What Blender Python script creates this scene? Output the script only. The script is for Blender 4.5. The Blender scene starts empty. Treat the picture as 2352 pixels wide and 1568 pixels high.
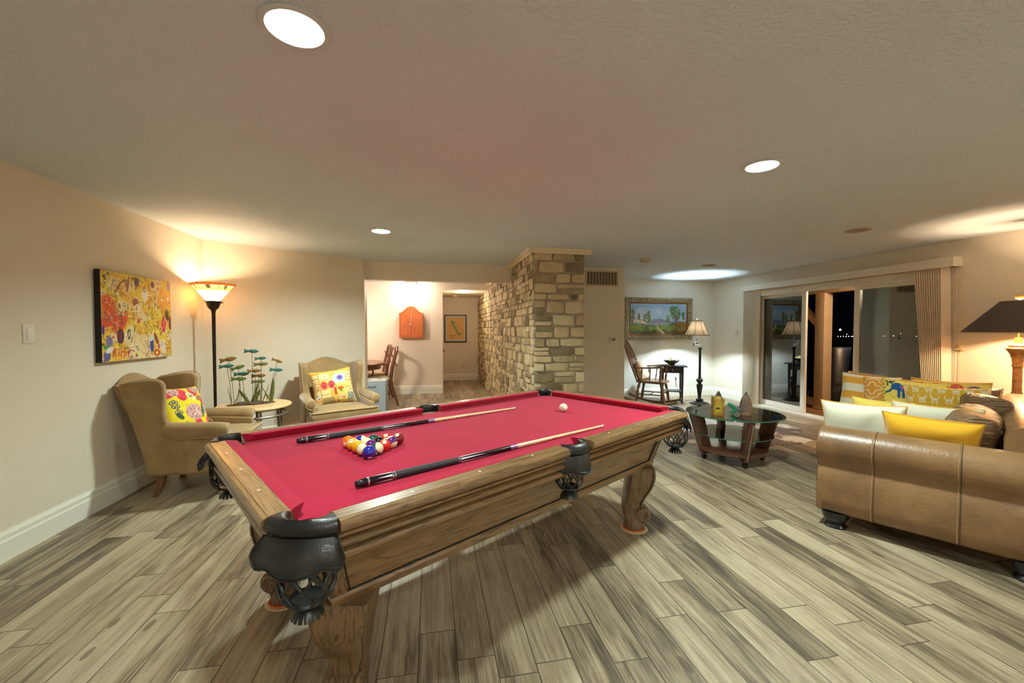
import bpy, bmesh, math, random
import numpy as np
from mathutils import Vector, Matrix, noise as mnoise
random.seed(11)
RNG = np.random.default_rng(5)
SC = bpy.context.scene
COL = SC.collection
PI = math.pi

# ------------------------------------------------------------------ colour + materials
def lin1(c):
    c /= 255.0
    return c / 12.92 if c <= 0.04045 else ((c + 0.055) / 1.055) ** 2.4
def C(r, g, b, a=1.0):
    return (lin1(r), lin1(g), lin1(b), a)
MATS = {}
class N:
    """tiny node-tree builder"""
    def __init__(s, name):
        s.m = bpy.data.materials.new(name); s.m.use_nodes = True
        s.t = s.m.node_tree; s.t.nodes.clear()
        s.out = s.t.nodes.new('ShaderNodeOutputMaterial')
        s.b = s.t.nodes.new('ShaderNodeBsdfPrincipled')
        s.t.links.new(s.b.outputs[0], s.out.inputs[0])
        MATS[name] = s.m
    def set(s, node, key, val):
        sk = node.inputs[key]
        if isinstance(val, bpy.types.NodeSocket): s.t.links.new(val, sk)
        else: sk.default_value = val
    def nd(s, typ, ins=None, **props):
        n = s.t.nodes.new('ShaderNode' + typ)
        for k, v in props.items(): setattr(n, k, v)
        for k, v in (ins or {}).items(): s.set(n, k, v)
        return n
    def math(s, op, a, b=0.0, c=None):
        n = s.t.nodes.new('ShaderNodeMath'); n.operation = op
        s.set(n, 0, a); s.set(n, 1, b)
        if c is not None: s.set(n, 2, c)
        return n.outputs[0]
    def obj(s): return s.nd('TexCoord').outputs['Object']
    def mapping(s, vec, scale=(1, 1, 1), loc=(0, 0, 0), rot=(0, 0, 0)):
        return s.nd('Mapping', {'Vector': vec, 'Scale': scale, 'Location': loc, 'Rotation': rot}).outputs[0]
    def noise(s, vec, scale, detail=3, rough=.55, dist=0, out=0):
        return s.nd('TexNoise', {'Vector': vec, 'Scale': scale, 'Detail': detail, 'Roughness': rough, 'Distortion': dist}).outputs[out]
    def ramp(s, fac, stops):
        n = s.t.nodes.new('ShaderNodeValToRGB'); s.set(n, 0, fac)
        e = n.color_ramp.elements
        while len(e) < len(stops): e.new(.5)
        for el, (p, c) in zip(e, stops): el.position = p; el.color = c
        return n.outputs[0]
    def mix(s, fac, a, b, blend='MIX'):
        n = s.t.nodes.new('ShaderNodeMix'); n.data_type = 'RGBA'; n.blend_type = blend
        s.set(n, 0, fac); s.set(n, 6, a); s.set(n, 7, b)
        return n.outputs[2]
    def bump(s, h, strength=.3, dist=.01):
        n = s.nd('Bump', {'Height': h, 'Strength': strength, 'Distance': dist})
        s.t.links.new(n.outputs[0], s.b.inputs['Normal']); return n
    def p(s, **k):
        names = dict(col='Base Color', rough='Roughness', metal='Metallic', spec='Specular IOR Level', coat='Coat Weight', coatr='Coat Roughness',
                     trans='Transmission Weight', ior='IOR', sheen='Sheen Weight', sheenr='Sheen Roughness', em='Emission Color', ems='Emission Strength', alpha='Alpha', sss='Subsurface Weight')
        for q, v in k.items(): s.set(s.b, names[q], v)
        return s

def mat(name, col, rough=.6, var=None, vscale=6, stretch=(1, 1, 1), bump=0, bscale=150, bstretch=(1, 1, 1), attr=False, lo=.35, hi=.65, **k):
    if name in MATS: return MATS[name]
    n = N(name); c = col
    v = n.obj() if (var or bump) else None
    if attr:
        c = n.nd('Attribute', attribute_name='Col').outputs['Color']
    if var:
        f = n.noise(n.mapping(v, stretch), vscale, 4, .6)
        base = c
        c = n.ramp(f, [(lo, col), (hi, var)])
        if attr: c = n.mix(.5, base, c)
    if bump: n.bump(n.noise(n.mapping(v, bstretch), bscale, 3, .6), bump, .004)
    n.p(col=c, rough=rough, **k)
    return n.m

def wood(name, dark, light, axis=0, scale=1.0, rough=.35, coat=.25, knots=False):
    """oak-like grain running along one object axis"""
    if name in MATS: return MATS[name]
    n = N(name); v = n.obj()
    st = [14, 14, 14]; st[axis] = 1.0
    st2 = [60, 60, 60]; st2[axis] = 3.0
    w = n.noise(n.mapping(v, tuple(x * scale for x in st)), 1.6, 4, .6, .6)
    rings = n.math('FRACT', n.math('MULTIPLY', w, 7.0))
    rings = n.math('ABSOLUTE', n.math('SUBTRACT', rings, .5))
    fine = n.noise(n.mapping(v, tuple(x * scale for x in st2)), 2.5, 3, .6)
    f = n.math('ADD', n.math('MULTIPLY', rings, .9), n.math('MULTIPLY', fine, .7))
    c = n.ramp(f, [(.25, dark), (.6, light), (.9, light)])
    n.bump(f, .12, .002)
    n.p(col=c, rough=rough, coat=coat, coatr=.15)
    return n.m

# ------------------------------------------------------------------ objects
def link(o, parent=None):
    COL.objects.link(o)
    if parent is not None: o.parent = parent
    return o
def thing(name, label, cat, loc=(0, 0, 0), rotz=0, group=None):
    o = bpy.data.objects.new(name, None); o.empty_display_size = .1
    link(o); o.location = loc; o.rotation_euler = (0, 0, rotz)
    tag(o, label, cat, group); return o
def tag(o, label=None, cat=None, group=None, kind=None):
    if label: o['label'] = label
    if cat: o['category'] = cat
    if group: o['group'] = group
    if kind: o['kind'] = kind
    return o
def copy_tree(o, parent=None):
    c = o.copy(); COL.objects.link(c)
    if parent is not None: c.parent = parent
    for ch in list(o.children): copy_tree(ch, c)
    return c
class M:
    """mesh collector: primitives are added, build() links them as one object"""
    def __init__(s): s.bm = bmesh.new()
    def _tf(s, verts, mtx):
        if mtx is not None: bmesh.ops.transform(s.bm, matrix=mtx, verts=verts)
    def box(s, x0, y0, z0, x1, y1, z1, bev=0, seg=2, mtx=None):
        r = bmesh.ops.create_cube(s.bm, size=1); v = r['verts']
        bmesh.ops.scale(s.bm, vec=(x1 - x0, y1 - y0, z1 - z0), verts=v)
        bmesh.ops.translate(s.bm, vec=((x0 + x1) / 2, (y0 + y1) / 2, (z0 + z1) / 2), verts=v)
        if bev:
            es = list({e for q in v for e in q.link_edges})
            rr = bmesh.ops.bevel(s.bm, geom=es, offset=bev, segments=seg, profile=.5, affect='EDGES', clamp_overlap=True)
            v = list({q for f in rr['faces'] for q in f.verts} | {q for q in v if q.is_valid})
        s._tf(v, mtx); return s
    def rings(s, rings, closed=True, cap=(True, True), mtx=None):
        """loft a list of rings (each a list of 3D points)"""
        rs = [[s.bm.verts.new(Vector(p)) for p in r] for r in rings]
        n = len(rs[0])
        for a, b in zip(rs, rs[1:]):
            for i in range(n if closed else n - 1):
                j = (i + 1) % n
                try: s.bm.faces.new((a[i], a[j], b[j], b[i]))
                except ValueError: pass
        if closed:
            if cap[0]: s.bm.faces.new(rs[0][::-1])
            if cap[1]: s.bm.faces.new(rs[-1])
        s._tf([v for r in rs for v in r], mtx); return s
    def lathe(s, prof, seg=24, c=(0, 0, 0), mtx=None, cap=True):
        rings = [[(c[0] + r * math.cos(2 * PI * i / seg), c[1] + r * math.sin(2 * PI * i / seg), c[2] + z) for i in range(seg)] for r, z in prof]
        return s.rings(rings, True, (cap and prof[0][0] > 1e-5, cap and prof[-1][0] > 1e-5), mtx)
    def tube(s, pts, r, seg=8, cap=True, closed=False, flat=None, mtx=None):
        pts = [Vector(p) for p in pts]; n = len(pts)
        rr = r if hasattr(r, '__len__') else [r] * n
        rings = []; prev = None
        for i, p in enumerate(pts):
            if closed: t = pts[(i + 1) % n] - pts[i - 1]
            else: t = pts[min(i + 1, n - 1)] - pts[max(i - 1, 0)]
            t.normalize()
            if prev is None:
                a = Vector((0, 0, 1)) if abs(t.z) < .9 else Vector((1, 0, 0))
                nx = (a - t * a.dot(t)).normalized()
            else:
                nx = (prev - t * prev.dot(t))
                nx = nx.normalized() if nx.length > 1e-6 else prev
            prev = nx; ny = t.cross(nx)
            fx, fy = flat or (1, 1)
            rings.append([p + nx * (math.cos(2 * PI * k / seg) * rr[i] * fx) + ny * (math.sin(2 * PI * k / seg) * rr[i] * fy) for k in range(seg)])
        if closed: rings.append(rings[0])
        return s.rings(rings, True, (cap and not closed, cap and not closed), mtx)
    def prism(s, poly, axis, a, b, bev=0, seg=3, mtx=None):
        """extrude a 2D polygon along axis ('x','y','z') from a to b"""
        def P(p, h): return {'x': (h, p[0], p[1]), 'y': (p[0], h, p[1]), 'z': (p[0], p[1], h)}[axis]
        va = [s.bm.verts.new(P(p, a)) for p in poly]; vb = [s.bm.verts.new(P(p, b)) for p in poly]
        n = len(poly); fs = [s.bm.faces.new(va[::-1]), s.bm.faces.new(vb)]
        for i in range(n): fs.append(s.bm.faces.new((va[i], va[(i + 1) % n], vb[(i + 1) % n], vb[i])))
        bmesh.ops.recalc_face_normals(s.bm, faces=fs)
        v = va + vb
        if bev:
            es = list(fs[0].edges) + list(fs[1].edges)
            rr = bmesh.ops.bevel(s.bm, geom=es, offset=bev, segments=seg, profile=.5, affect='EDGES', clamp_overlap=True)
            v = list({q for f in rr['faces'] for q in f.verts} | {q for q in v if q.is_valid} | {q for f in fs if f.is_valid for q in f.verts})
        s._tf(v, mtx); return s
    def sphere(s, c, r, seg=20, rings=12, sc=(1, 1, 1), mtx=None):
        q = bmesh.ops.create_uvsphere(s.bm, u_segments=seg, v_segments=rings, radius=r); v = q['verts']
        bmesh.ops.scale(s.bm, vec=sc, verts=v); bmesh.ops.translate(s.bm, vec=c, verts=v)
        s._tf(v, mtx); return s
    def grid(s, fn, nu, nv, wrap=False):
        vs = [[s.bm.verts.new(fn(i / nu, j / nv)) for j in range(nv + 1)] for i in range(nu + 1)]
        for i in range(nu):
            for j in range(nv): s.bm.faces.new((vs[i][j], vs[i + 1][j], vs[i + 1][j + 1], vs[i][j + 1]))
        return s
    def build(s, name, m, parent=None, smooth=35, weld=True, recalc=True, loc=None, rot=None):
        if weld: bmesh.ops.remove_doubles(s.bm, verts=s.bm.verts, dist=1e-5)
        if recalc: bmesh.ops.recalc_face_normals(s.bm, faces=s.bm.faces)
        me = bpy.data.meshes.new(name); s.bm.to_mesh(me); s.bm.free()
        for mm in (m if isinstance(m, (list, tuple)) else [m]): me.materials.append(mm)
        if smooth:
            me.shade_smooth()
            if smooth < 180: me.set_sharp_from_angle(angle=math.radians(smooth))
        o = bpy.data.objects.new(name, me); link(o, parent)
        if loc: o.location = loc
        if rot: o.rotation_euler = rot
        return o
def struct(name, mm, m, parent=None, **k):
    o = mm.build(name, m, parent, **k)
    if parent is None: o['kind'] = 'structure'
    return o
def T(loc=(0, 0, 0), rz=0, rx=0, ry=0, sc=None):
    m = Matrix.Translation(loc) @ Matrix.Rotation(rz, 4, 'Z') @ Matrix.Rotation(ry, 4, 'Y') @ Matrix.Rotation(rx, 4, 'X')
    if sc: m = m @ Matrix.Diagonal((*sc, 1))
    return m
def smoothstep(a, b, x):
    t = np.clip((x - a) / (b - a), 0, 1); return t * t * (3 - 2 * t)

# ------------------------------------------------------------------ small numpy painter (for pictures and prints)
class Paint:
    def __init__(s, w, h, bg):
        s.w, s.h = w, h
        s.a = np.zeros((h, w, 3)); s.a[:] = np.array(bg) / 255.
        yy, xx = np.mgrid[0:h, 0:w]; s.x = (xx + .5) / w; s.y = 1 - (yy + .5) / h; s.asp = w / h
    def put(s, mask, col):
        m = np.clip(mask, 0, 1)[..., None]; s.a = s.a * (1 - m) + (np.array(col) / 255.) * m
    def ell(s, cx, cy, rx, ry, col, rot=0, soft=.12, a=1):
        dx, dy = (s.x - cx) * s.asp, s.y - cy
        c, q = math.cos(rot), math.sin(rot)
        u, v = (dx * c + dy * q) / rx, (-dx * q + dy * c) / ry
        s.put((1 - smoothstep(1 - soft, 1 + soft, np.sqrt(u * u + v * v))) * a, col)
    def ring(s, cx, cy, r, t, col, ry=None):
        d = np.hypot((s.x - cx) * s.asp, (s.y - cy) * (r / ry if ry else 1))
        s.put(1 - smoothstep(t * .6, t * 1.2, np.abs(d - r)), col)
    def line(s, pts, t, col, a=1):
        m = np.zeros_like(s.x)
        for (x0, y0), (x1, y1) in zip(pts, pts[1:]):
            ax, ay, bx, by = x0 * s.asp, y0, x1 * s.asp, y1
            dx, dy = bx - ax, by - ay; L = dx * dx + dy * dy + 1e-9
            q = np.clip(((s.x * s.asp - ax) * dx + (s.y - ay) * dy) / L, 0, 1)
            m = np.maximum(m, 1 - smoothstep(t * .7, t * 1.3, np.hypot(s.x * s.asp - ax - q * dx, s.y - ay - q * dy)))
        s.put(m * a, col)
    def rect(s, x0, y0, x1, y1, col, a=1):
        s.put(((s.x >= x0) & (s.x < x1) & (s.y >= y0) & (s.y < y1)) * float(a), col)
    def noise(s, n, m, seed=0):
        r = np.random.default_rng(seed).random((m + 2, n + 2))
        gx, gy = s.x * n, s.y * m
        ix, iy = gx.astype(int), gy.astype(int); fx, fy = gx - ix, gy - iy
        fx = fx * fx * (3 - 2 * fx); fy = fy * fy * (3 - 2 * fy)
        return (r[iy, ix] * (1 - fx) + r[iy, ix + 1] * fx) * (1 - fy) + (r[iy + 1, ix] * (1 - fx) + r[iy + 1, ix + 1] * fx) * fy
    def sample(s, u, v):
        px = np.clip((np.asarray(u) * s.w).astype(int), 0, s.w - 1); py = np.clip(((1 - np.asarray(v)) * s.h).astype(int), 0, s.h - 1)
        return s.a[py, px]
def to_lin(a):
    return np.where(a <= .04045, a / 12.92, ((a + .055) / 1.055) ** 2.4)
def set_cols(me, cols):
    at = me.color_attributes.new('Col', 'FLOAT_COLOR', 'POINT')
    c = np.ones((len(me.vertices), 4), dtype=np.float32); c[:, :3] = to_lin(np.clip(cols, 0, 1))
    at.data.foreach_set('color', c.ravel())
def grid_mesh(name, P, front_uv, mtl, parent, paint, back=None):
    """P: (nu,nv,3) points; colours from paint at front_uv"""
    nu, nv = P.shape[:2]
    idx = np.arange(nu * nv).reshape(nu, nv)
    f = np.stack([idx[:-1, :-1], idx[1:, :-1], idx[1:, 1:], idx[:-1, 1:]], -1).reshape(-1, 4)
    me = bpy.data.meshes.new(name); me.from_pydata(P.reshape(-1, 3).tolist(), [], f.tolist())
    set_cols(me, paint.sample(front_uv[..., 0].ravel(), front_uv[..., 1].ravel()))
    me.materials.append(mtl); me.shade_smooth()
    o = bpy.data.objects.new(name, me); return link(o, parent)
def picture(name, w, h, nu, nv, mtl, parent, paint, mtx=None):
    """flat painted surface in local XZ facing -Y, centre at origin"""
    u, v = np.meshgrid(np.linspace(0, 1, nu), np.linspace(0, 1, nv), indexing='ij')
    P = np.stack([(u - .5) * w, np.zeros_like(u), (v - .5) * h], -1)
    o = grid_mesh(name, P, np.stack([u, v], -1), mtl, parent, paint)
    if mtx is not None: o.matrix_local = mtx
    return o

def pillow(name, label, cat, w, h, t, paint, back, loc, face, tilt=0, roll=0, group=None, nn=90, seed=1, pipe=None, wr=.006):
    """stuffed cushion, bottom-centre at loc, front faces the world direction angle `face`, leaning back by tilt"""
    root = thing(name, label, cat, loc, 0, group)
    root.rotation_euler = (Matrix.Rotation(face + PI / 2, 4, 'Z') @ Matrix.Rotation(-tilt, 4, 'X') @ Matrix.Rotation(roll, 4, 'Y')).to_euler()
    g = np.linspace(-1, 1, nn); u, v = np.meshgrid(g, g, indexing='ij')
    X = w / 2 * u * (1 - .085 * (1 - v ** 2) * np.abs(u) ** 3)
    Z = h / 2 * v * (1 - .085 * (1 - u ** 2) * np.abs(v) ** 3) + h / 2 * .93
    th = t / 2 * (np.clip((1 - u ** 4) * (1 - v ** 4), 0, 1)) ** .62
    rs = np.random.default_rng(seed)
    wv = np.zeros_like(u)
    for k in range(7):
        a = rs.random() * PI; f = rs.uniform(3, 9); ph = rs.random() * 6
        wv += np.sin((u * math.cos(a) + v * math.sin(a)) * f + ph + np.sin(u * 3 + v * 2 + ph)) * rs.uniform(.3, 1)
    wv = wv / 3 * wr * np.clip((1 - u ** 8) * (1 - v ** 8), 0, 1)
    for side, pt, nm in ((-1, paint, 'front_cover'), (1, back, 'back_cover')):
        P = np.stack([X, side * (th + wv), Z], -1)
        if side > 0: P = P[::-1]; uu = np.stack([(1 - (u[::-1] + 1) / 2), (v[::-1] + 1) / 2], -1)
        else: uu = np.stack([(u + 1) / 2, (v + 1) / 2], -1)
        if not isinstance(pt, Paint): pt = Paint(8, 8, pt)
        grid_mesh(nm, P, uu, MATS['print_cloth'], root, pt)
    ed = [(X[i, 0], 0, Z[i, 0]) for i in range(nn)] + [(X[-1, j], 0, Z[-1, j]) for j in range(1, nn)] + [(X[i, -1], 0, Z[i, -1]) for i in range(nn - 2, -1, -1)] + [(X[0, j], 0, Z[0, j]) for j in range(nn - 2, 0, -1)]
    M().tube(ed[::2], .004, 6, closed=True).build('piping', mat('piping_%d_%d_%d' % tuple(pipe), C(*pipe), .8) if pipe else mat('seam_thread', C(200, 160, 60), .8), root)
    return root
# ================================================================== MATERIALS
mat('print_cloth', (1, 1, 1, 1), .85, attr=True, bump=.25, bscale=350, sheen=.2)
mat('canvas_paint', (1, 1, 1, 1), .55, attr=True, bump=.15, bscale=260)
mat('oil_paint', (1, 1, 1, 1), .4, attr=True, bump=.2, bscale=200)
def plaster(name, c, c2, scale=70, st=.35):
    n = N(name); v = n.obj()
    col = n.ramp(n.noise(v, 1.3, 4, .6), [(.3, c), (.7, c2)])
    h = n.noise(v, scale, 3, .55)
    h = n.ramp(h, [(.42, (0, 0, 0, 1)), (.62, (1, 1, 1, 1))])
    n.bump(h, st, .006); n.p(col=col, rough=.62, spec=.3)
    return n.m
WALL = plaster('cream_plaster', C(230, 219, 200), C(225, 213, 193), 85, .22)
WALLW = plaster('pale_plaster', C(236, 222, 202), C(230, 216, 195), 60, .12)
CEIL_M = plaster('ceiling_texture', C(212, 222, 231), C(207, 216, 224), 60, .55)
TRIMW = mat('white_trim_paint', C(232, 228, 214), .4)
VINYL = mat('white_vinyl', C(226, 216, 198), .35)
BLACKM = mat('black_painted_metal', C(28, 25, 24), .4, var=C(48, 42, 38), vscale=9)
CHROME = mat('brushed_metal', C(190, 185, 175), .3, metal=1.0)
WHITEP = mat('white_plastic', C(232, 226, 214), .35)

def floor_material():
    n = N('wood_look_tile'); v = n.obj()
    s = n.nd('SeparateXYZ', {0: v})
    X, Y = s.outputs[0], s.outputs[1]
    W, L = .152, .915
    xs = n.math('ADD', n.math('DIVIDE', X, W), 100.37)
    row = n.math('FLOOR', xs); fx = n.math('FRACT', xs)
    r1 = n.nd('TexWhiteNoise', {1: row}, noise_dimensions='1D').outputs[0]
    ys = n.math('ADD', n.math('ADD', n.math('DIVIDE', Y, L), 50.0), n.math('MULTIPLY', r1, 3.0))
    cell = n.math('FLOOR', ys); fy = n.math('FRACT', ys)
    pid = n.nd('CombineXYZ', {0: row, 1: cell}).outputs[0]
    wn = n.nd('TexWhiteNoise', {0: pid}, noise_dimensions='2D')
    rv, rc = wn.outputs[0], wn.outputs[1]
    off = n.nd('VectorMath', {0: rc, 1: (37, 53, 11)}, operation='MULTIPLY').outputs[0]
    co = n.nd('VectorMath', {0: v, 1: off}, operation='ADD').outputs[0]
    warp = n.noise(n.mapping(co, (9, 1.1, 1)), 1.0, 3, .6, .8)
    streak = n.noise(n.mapping(co, (46, 2.2, 1)), 1.0, 6, .7, .7)
    fine = n.noise(n.mapping(co, (170, 6, 1)), 1.0, 3, .6)
    saw = n.noise(n.mapping(co, (5, 120, 1)), 1.0, 2, .5)
    g = n.math('ADD', n.math('MULTIPLY', warp, .5), n.math('MULTIPLY', streak, .5))
    g = n.math('ADD', g, n.math('MULTIPLY', n.math('SUBTRACT', rv, .5), .16))
    g = n.math('ADD', g, n.math('MULTIPLY', n.math('SUBTRACT', fine, .5), .26))
    c = n.ramp(g, [(.28, C(62, 54, 44)), (.40, C(106, 93, 74)), (.49, C(146, 130, 105)), (.60, C(172, 157, 130)), (.8, C(188, 175, 150))])
    kd = n.nd('TexVoronoi', {'Vector': n.mapping(co, (5.5, 1.9, 1)), 'Scale': 1.0})
    kn = n.math('LESS_THAN', kd.outputs['Distance'], .085)
    kr = n.math('MULTIPLY', n.math('LESS_THAN', n.math('FRACT', n.math('MULTIPLY', n.nd('SeparateColor', {0: kd.outputs['Color']}).outputs[0], 7.3)), .3), kn)
    c = n.mix(n.math('MULTIPLY', kr, .6), c, C(70, 52, 38))
    c = n.mix(n.math('MULTIPLY', n.math('GREATER_THAN', saw, .62), .10), c, C(110, 88, 62))
    ex = n.math('MULTIPLY', n.math('MINIMUM', fx, n.math('SUBTRACT', 1.0, fx)), W)
    ey = n.math('MULTIPLY', n.math('MINIMUM', fy, n.math('SUBTRACT', 1.0, fy)), L)
    e = n.math('MINIMUM', ex, ey)
    gr = n.math('LESS_THAN', e, .0021)
    c = n.mix(n.math('MULTIPLY', gr, .9), c, C(62, 52, 44))
    hgt = n.math('ADD', n.math('MULTIPLY', n.nd('MapRange', {0: e, 1: 0.0, 2: .004, 3: 0.0, 4: 1.0}).outputs[0], .7), n.math('MULTIPLY', n.math('ADD', fine, saw), .10))
    n.bump(hgt, .35, .003)
    n.p(col=c, rough=n.math('ADD', .34, n.math('MULTIPLY', streak, .2)), spec=.45)
    return n.m
FLOOR_M = floor_material()

# ================================================================== ROOM SHELL
CH = 2.287                                   # ceiling height
XL, XR, YB = -2.4, 5.6, -1.7                 # left wall, right wall, wall behind the camera
YH, YF, YD, YE = 6.19, 7.45, 8.75, 10.9      # header, niche end wall, dining wall, hall end
LIT = [(-.422, 1.466), (1.92, 2.148), (-.475, 4.26)]
REAR_FILL = [(.6, -.75), (3.5, -.55)]  # unseen ceiling lights added behind the camera to brighten the room
OFF = [(4.08, 3.35), (4.095, 5.588)]

struct('floor', M().box(-3.3, YB - .2, -.12, XR + .14, 11.1, 0), FLOOR_M, smooth=0)
# ceiling slab with real holes for the recessed cans
def holed(slab, holes, r, name, m):
    o = slab.build(name, m, smooth=0)
    cut = M()
    for x, y in holes: cut.lathe([(r, -.3), (r, .3)], 40, (x, y, CH))
    c = cut.build('cutter', m, smooth=0)
    md = o.modifiers.new('b', 'BOOLEAN'); md.operation = 'DIFFERENCE'; md.object = c; md.solver = 'EXACT'
    dg = bpy.context.evaluated_depsgraph_get()
    me = bpy.data.meshes.new_from_object(o.evaluated_get(dg))
    o.modifiers.clear(); old = o.data; o.data = me; bpy.data.meshes.remove(old)
    cm = c.data; bpy.data.objects.remove(c); bpy.data.meshes.remove(cm)
    return o
holed(M().box(-3.3, YB - .2, CH, XR + .14, 11.1, CH + .1), LIT + REAR_FILL + OFF, .088, 'ceiling', CEIL_M)['kind'] = 'structure'

struct('wall_left', M().box(XL - .12, YB - .1, 0, XL, 5.03, CH), WALL, smooth=0)
struct('wall_rear', M().box(XL - .12, YB - .1, 0, XR + .12, YB, CH), WALL, smooth=0)
struct('wall_diagonal', M().prism([(-2.4, 5.03), (-.92, 6.08), (-.92, 6.31), (-1.12, 6.31), (-2.52, 5.24), (-2.52, 5.03)], 'z', 0, CH), WALL, smooth=0)
struct('wall_back', M().box(-.92, YH, 2.04, 1.235, YH + .13, CH), WALL, smooth=0)
m = M()                                       # right wall with the sliding-door opening
m.box(XR, YB, 0, XR + .14, 3.70, CH); m.box(XR, 6.40, 0, XR + .14, YF + .12, CH); m.box(XR, 3.70, 1.99, XR + .14, 6.40, CH)
struct('wall_right', m, WALL, smooth=0)
struct('wall_far', M().box(3.02, YF, 0, XR, YF + .12, CH), plaster('niche_plaster', C(226, 222, 208), C(221, 217, 201), 85, .2), smooth=0)
struct('wall_closet', M().box(1.84, 6.14, 0, 3.02, YF + .1, CH), WALL, smooth=0)
struct('wall_dining', M().box(-3.2, YD, 0, .24, YE + .1, CH), WALLW, smooth=0)
struct('wall_side', M().box(-3.3, 5.2, 0, -3.2, YE + .1, CH), WALLW, smooth=0)
struct('wall_hall', M().box(.24, YE, 0, 1.9, YE + .1, CH), WALL, smooth=0)
struct('wall_soffit', M().box(.24, YD, 2.155, 1.235, YE, CH - .002), WALLW, smooth=0)

# ------------------------------------------------------------------ stone wall: every stone is modelled in one wall mesh
def stone_material():
    n = N('ledge_stone'); v = n.obj()
    g = n.nd('NewGeometry').outputs['Random Per Island']
    g2 = n.math('FRACT', n.math('MULTIPLY', g, 17.31))
    c = n.ramp(g, [(0, C(120, 108, 90)), (.10, C(146, 132, 110)), (.25, C(190, 174, 144)), (.55, C(208, 193, 163)), (.75, C(198, 184, 155)), (.9, C(164, 149, 125)), (1, C(220, 207, 180))])
    sp = n.noise(v, 11, 5, .7)
    c = n.mix(.55, c, n.ramp(sp, [(.3, C(136, 120, 98)), (.55, C(204, 188, 156)), (.75, C(218, 204, 172))]), 'SOFT_LIGHT')
    dark = n.math('GREATER_THAN', g2, .93)
    c = n.mix(n.math('MULTIPLY', dark, .6), c, C(76, 66, 56))
    n.bump(n.noise(v, 38, 5, .65), .7, .012)
    n.p(col=c, rough=.85, spec=.2); return n.m
STONE = stone_material()
MORTAR = mat('mortar', C(176, 164, 142), .9, var=C(158, 146, 124), vscale=14, bump=.5, bscale=60)
def coursed(u0, u1, z0, z1, rs, small=1.0):
    """irregular courses of stones: list of (u,z,w,h)"""
    out = []; z = z0
    while z < z1 - .03:
        h = min(rs.choice([.075, .095, .11, .13, .15]) * small, z1 - z)
        if z1 - z - h < .05: h = z1 - z
        u = u0 - rs.uniform(0, .06)
        while u < u1:
            w = rs.uniform(.10, .30) * small
            if u1 - (u + w) < .07: w = u1 - u
            a, b = max(u, u0), min(u + w, u1)
            if b - a > .02:
                if h > .10 and rs.random() < .28:
                    k = rs.uniform(.4, .6); out += [(a, z, b - a, h * k), (a, z + h * k, b - a, h * (1 - k))]
                else: out.append((a, z, b - a, h))
            u += w
        z += h
    return out
def add_stones(m, cells, place, rs, d0=.010, d1=.022, gap=.0065):
    for (u, z, w, h) in cells:
        d = rs.uniform(d0, d1); g = gap * rs.uniform(.7, 1.5)
        hw, hh = w / 2 - g, h / 2 - g
        if hw < .008 or hh < .008: continue
        # irregular outline with rounded corners
        cs = []
        k = 10
        for i in range(k):
            t = 2 * PI * (i + .5) / k
            e = 6.5
            cx, cz = math.copysign(abs(math.cos(t)) ** (2 / e), math.cos(t)), math.copysign(abs(math.sin(t)) ** (2 / e), math.sin(t))
            j = rs.uniform(.93, 1.04)
            cs.append((u + w / 2 + cx * hw * j, z + h / 2 + cz * hh * rs.uniform(.92, 1.05)))
        tw = rs.uniform(-.005, .005), rs.uniform(-.005, .005)
        def ring(sc, dd):
            return [place(u + w / 2 + (a - u - w / 2) * sc, z + h / 2 + (b - z - h / 2) * sc, dd + tw[0] * (a - u - w / 2) / hw + tw[1] * (b - z - h / 2) / hh) for a, b in cs]
        m.rings([ring(1.0, -.02), ring(1.0, d * .55), ring(.94, d), ring(.55, d * 1.04)], True, (False, True))
rs = np.random.default_rng(21)
core = M().box(1.222, 4.872, 0, 1.85, YE, CH).build('wall_stone', MORTAR, smooth=0); core['kind'] = 'structure'
m = M()
add_stones(m, coursed(1.215, 1.862, 0.0, 2.25, rs, 1.12), lambda u, z, d: (u, 4.868 - d, z), rs)
m.build('front_stone_facing', STONE, core, smooth=50, weld=False)
m = M()
add_stones(m, coursed(4.87, 10.86, 0.0, 2.25, rs, .98), lambda u, z, d: (1.219 - d, u, z), rs, .006, .026, .005)
m.build('side_stone_facing', STONE, core, smooth=50, weld=False)
# crown strip above the stone
m = M()
prof = [(0, 2.235), (.012, 2.235), (.02, 2.25), (.05, 2.27), (.058, CH), (0, CH)]
m.prism([(4.84 - a, z) for a, z in prof], 'x', 1.135, 1.925)
m.prism([(1.19 - a, z) for a, z in prof], 'y', 4.782, YH)
m.prism([(1.19 - a, z) for a, z in prof], 'y', YH + .13, 8.75)
struct('trim_1', m, mat('cream_trim', C(222, 206, 170), .45), smooth=0)

# baseboards
def base(name, p0, p1, side):
    """profiled baseboard along p0->p1; side = +1 puts it left of the direction"""
    d = Vector((p1[0] - p0[0], p1[1] - p0[1], 0)); L = d.length; a = math.atan2(d.y, d.x)
    pr = [(0, 0), (.018, 0), (.018, .115), (.013, .125), (.013, .150), (.007, .162), (.004, .172), (0, .172)]
    m = M().prism([(side * x, z) for x, z in pr], 'x', 0, L, mtx=T((p0[0], p0[1], 0), a))
    struct(name, m, TRIMW, smooth=0)
base('baseboard_left', (XL, YB), (XL, 5.03), -1)
base('baseboard_diagonal', (-2.4, 5.03), (-.92, 6.08), -1)
base('baseboard_dining', (-3.2, YD), (.24, YD), -1)
base('baseboard_hall', (.24, YE), (1.2, YE), -1)
base('baseboard_far', (3.02, YF), (XR, YF), -1)
base('baseboard_right', (XR, YF), (XR, 6.44), -1)
base('baseboard_closet', (1.86, 6.14), (3.02, 6.14), -1)
base('baseboard_rear', (XL, YB), (XR, YB), 1)
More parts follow.
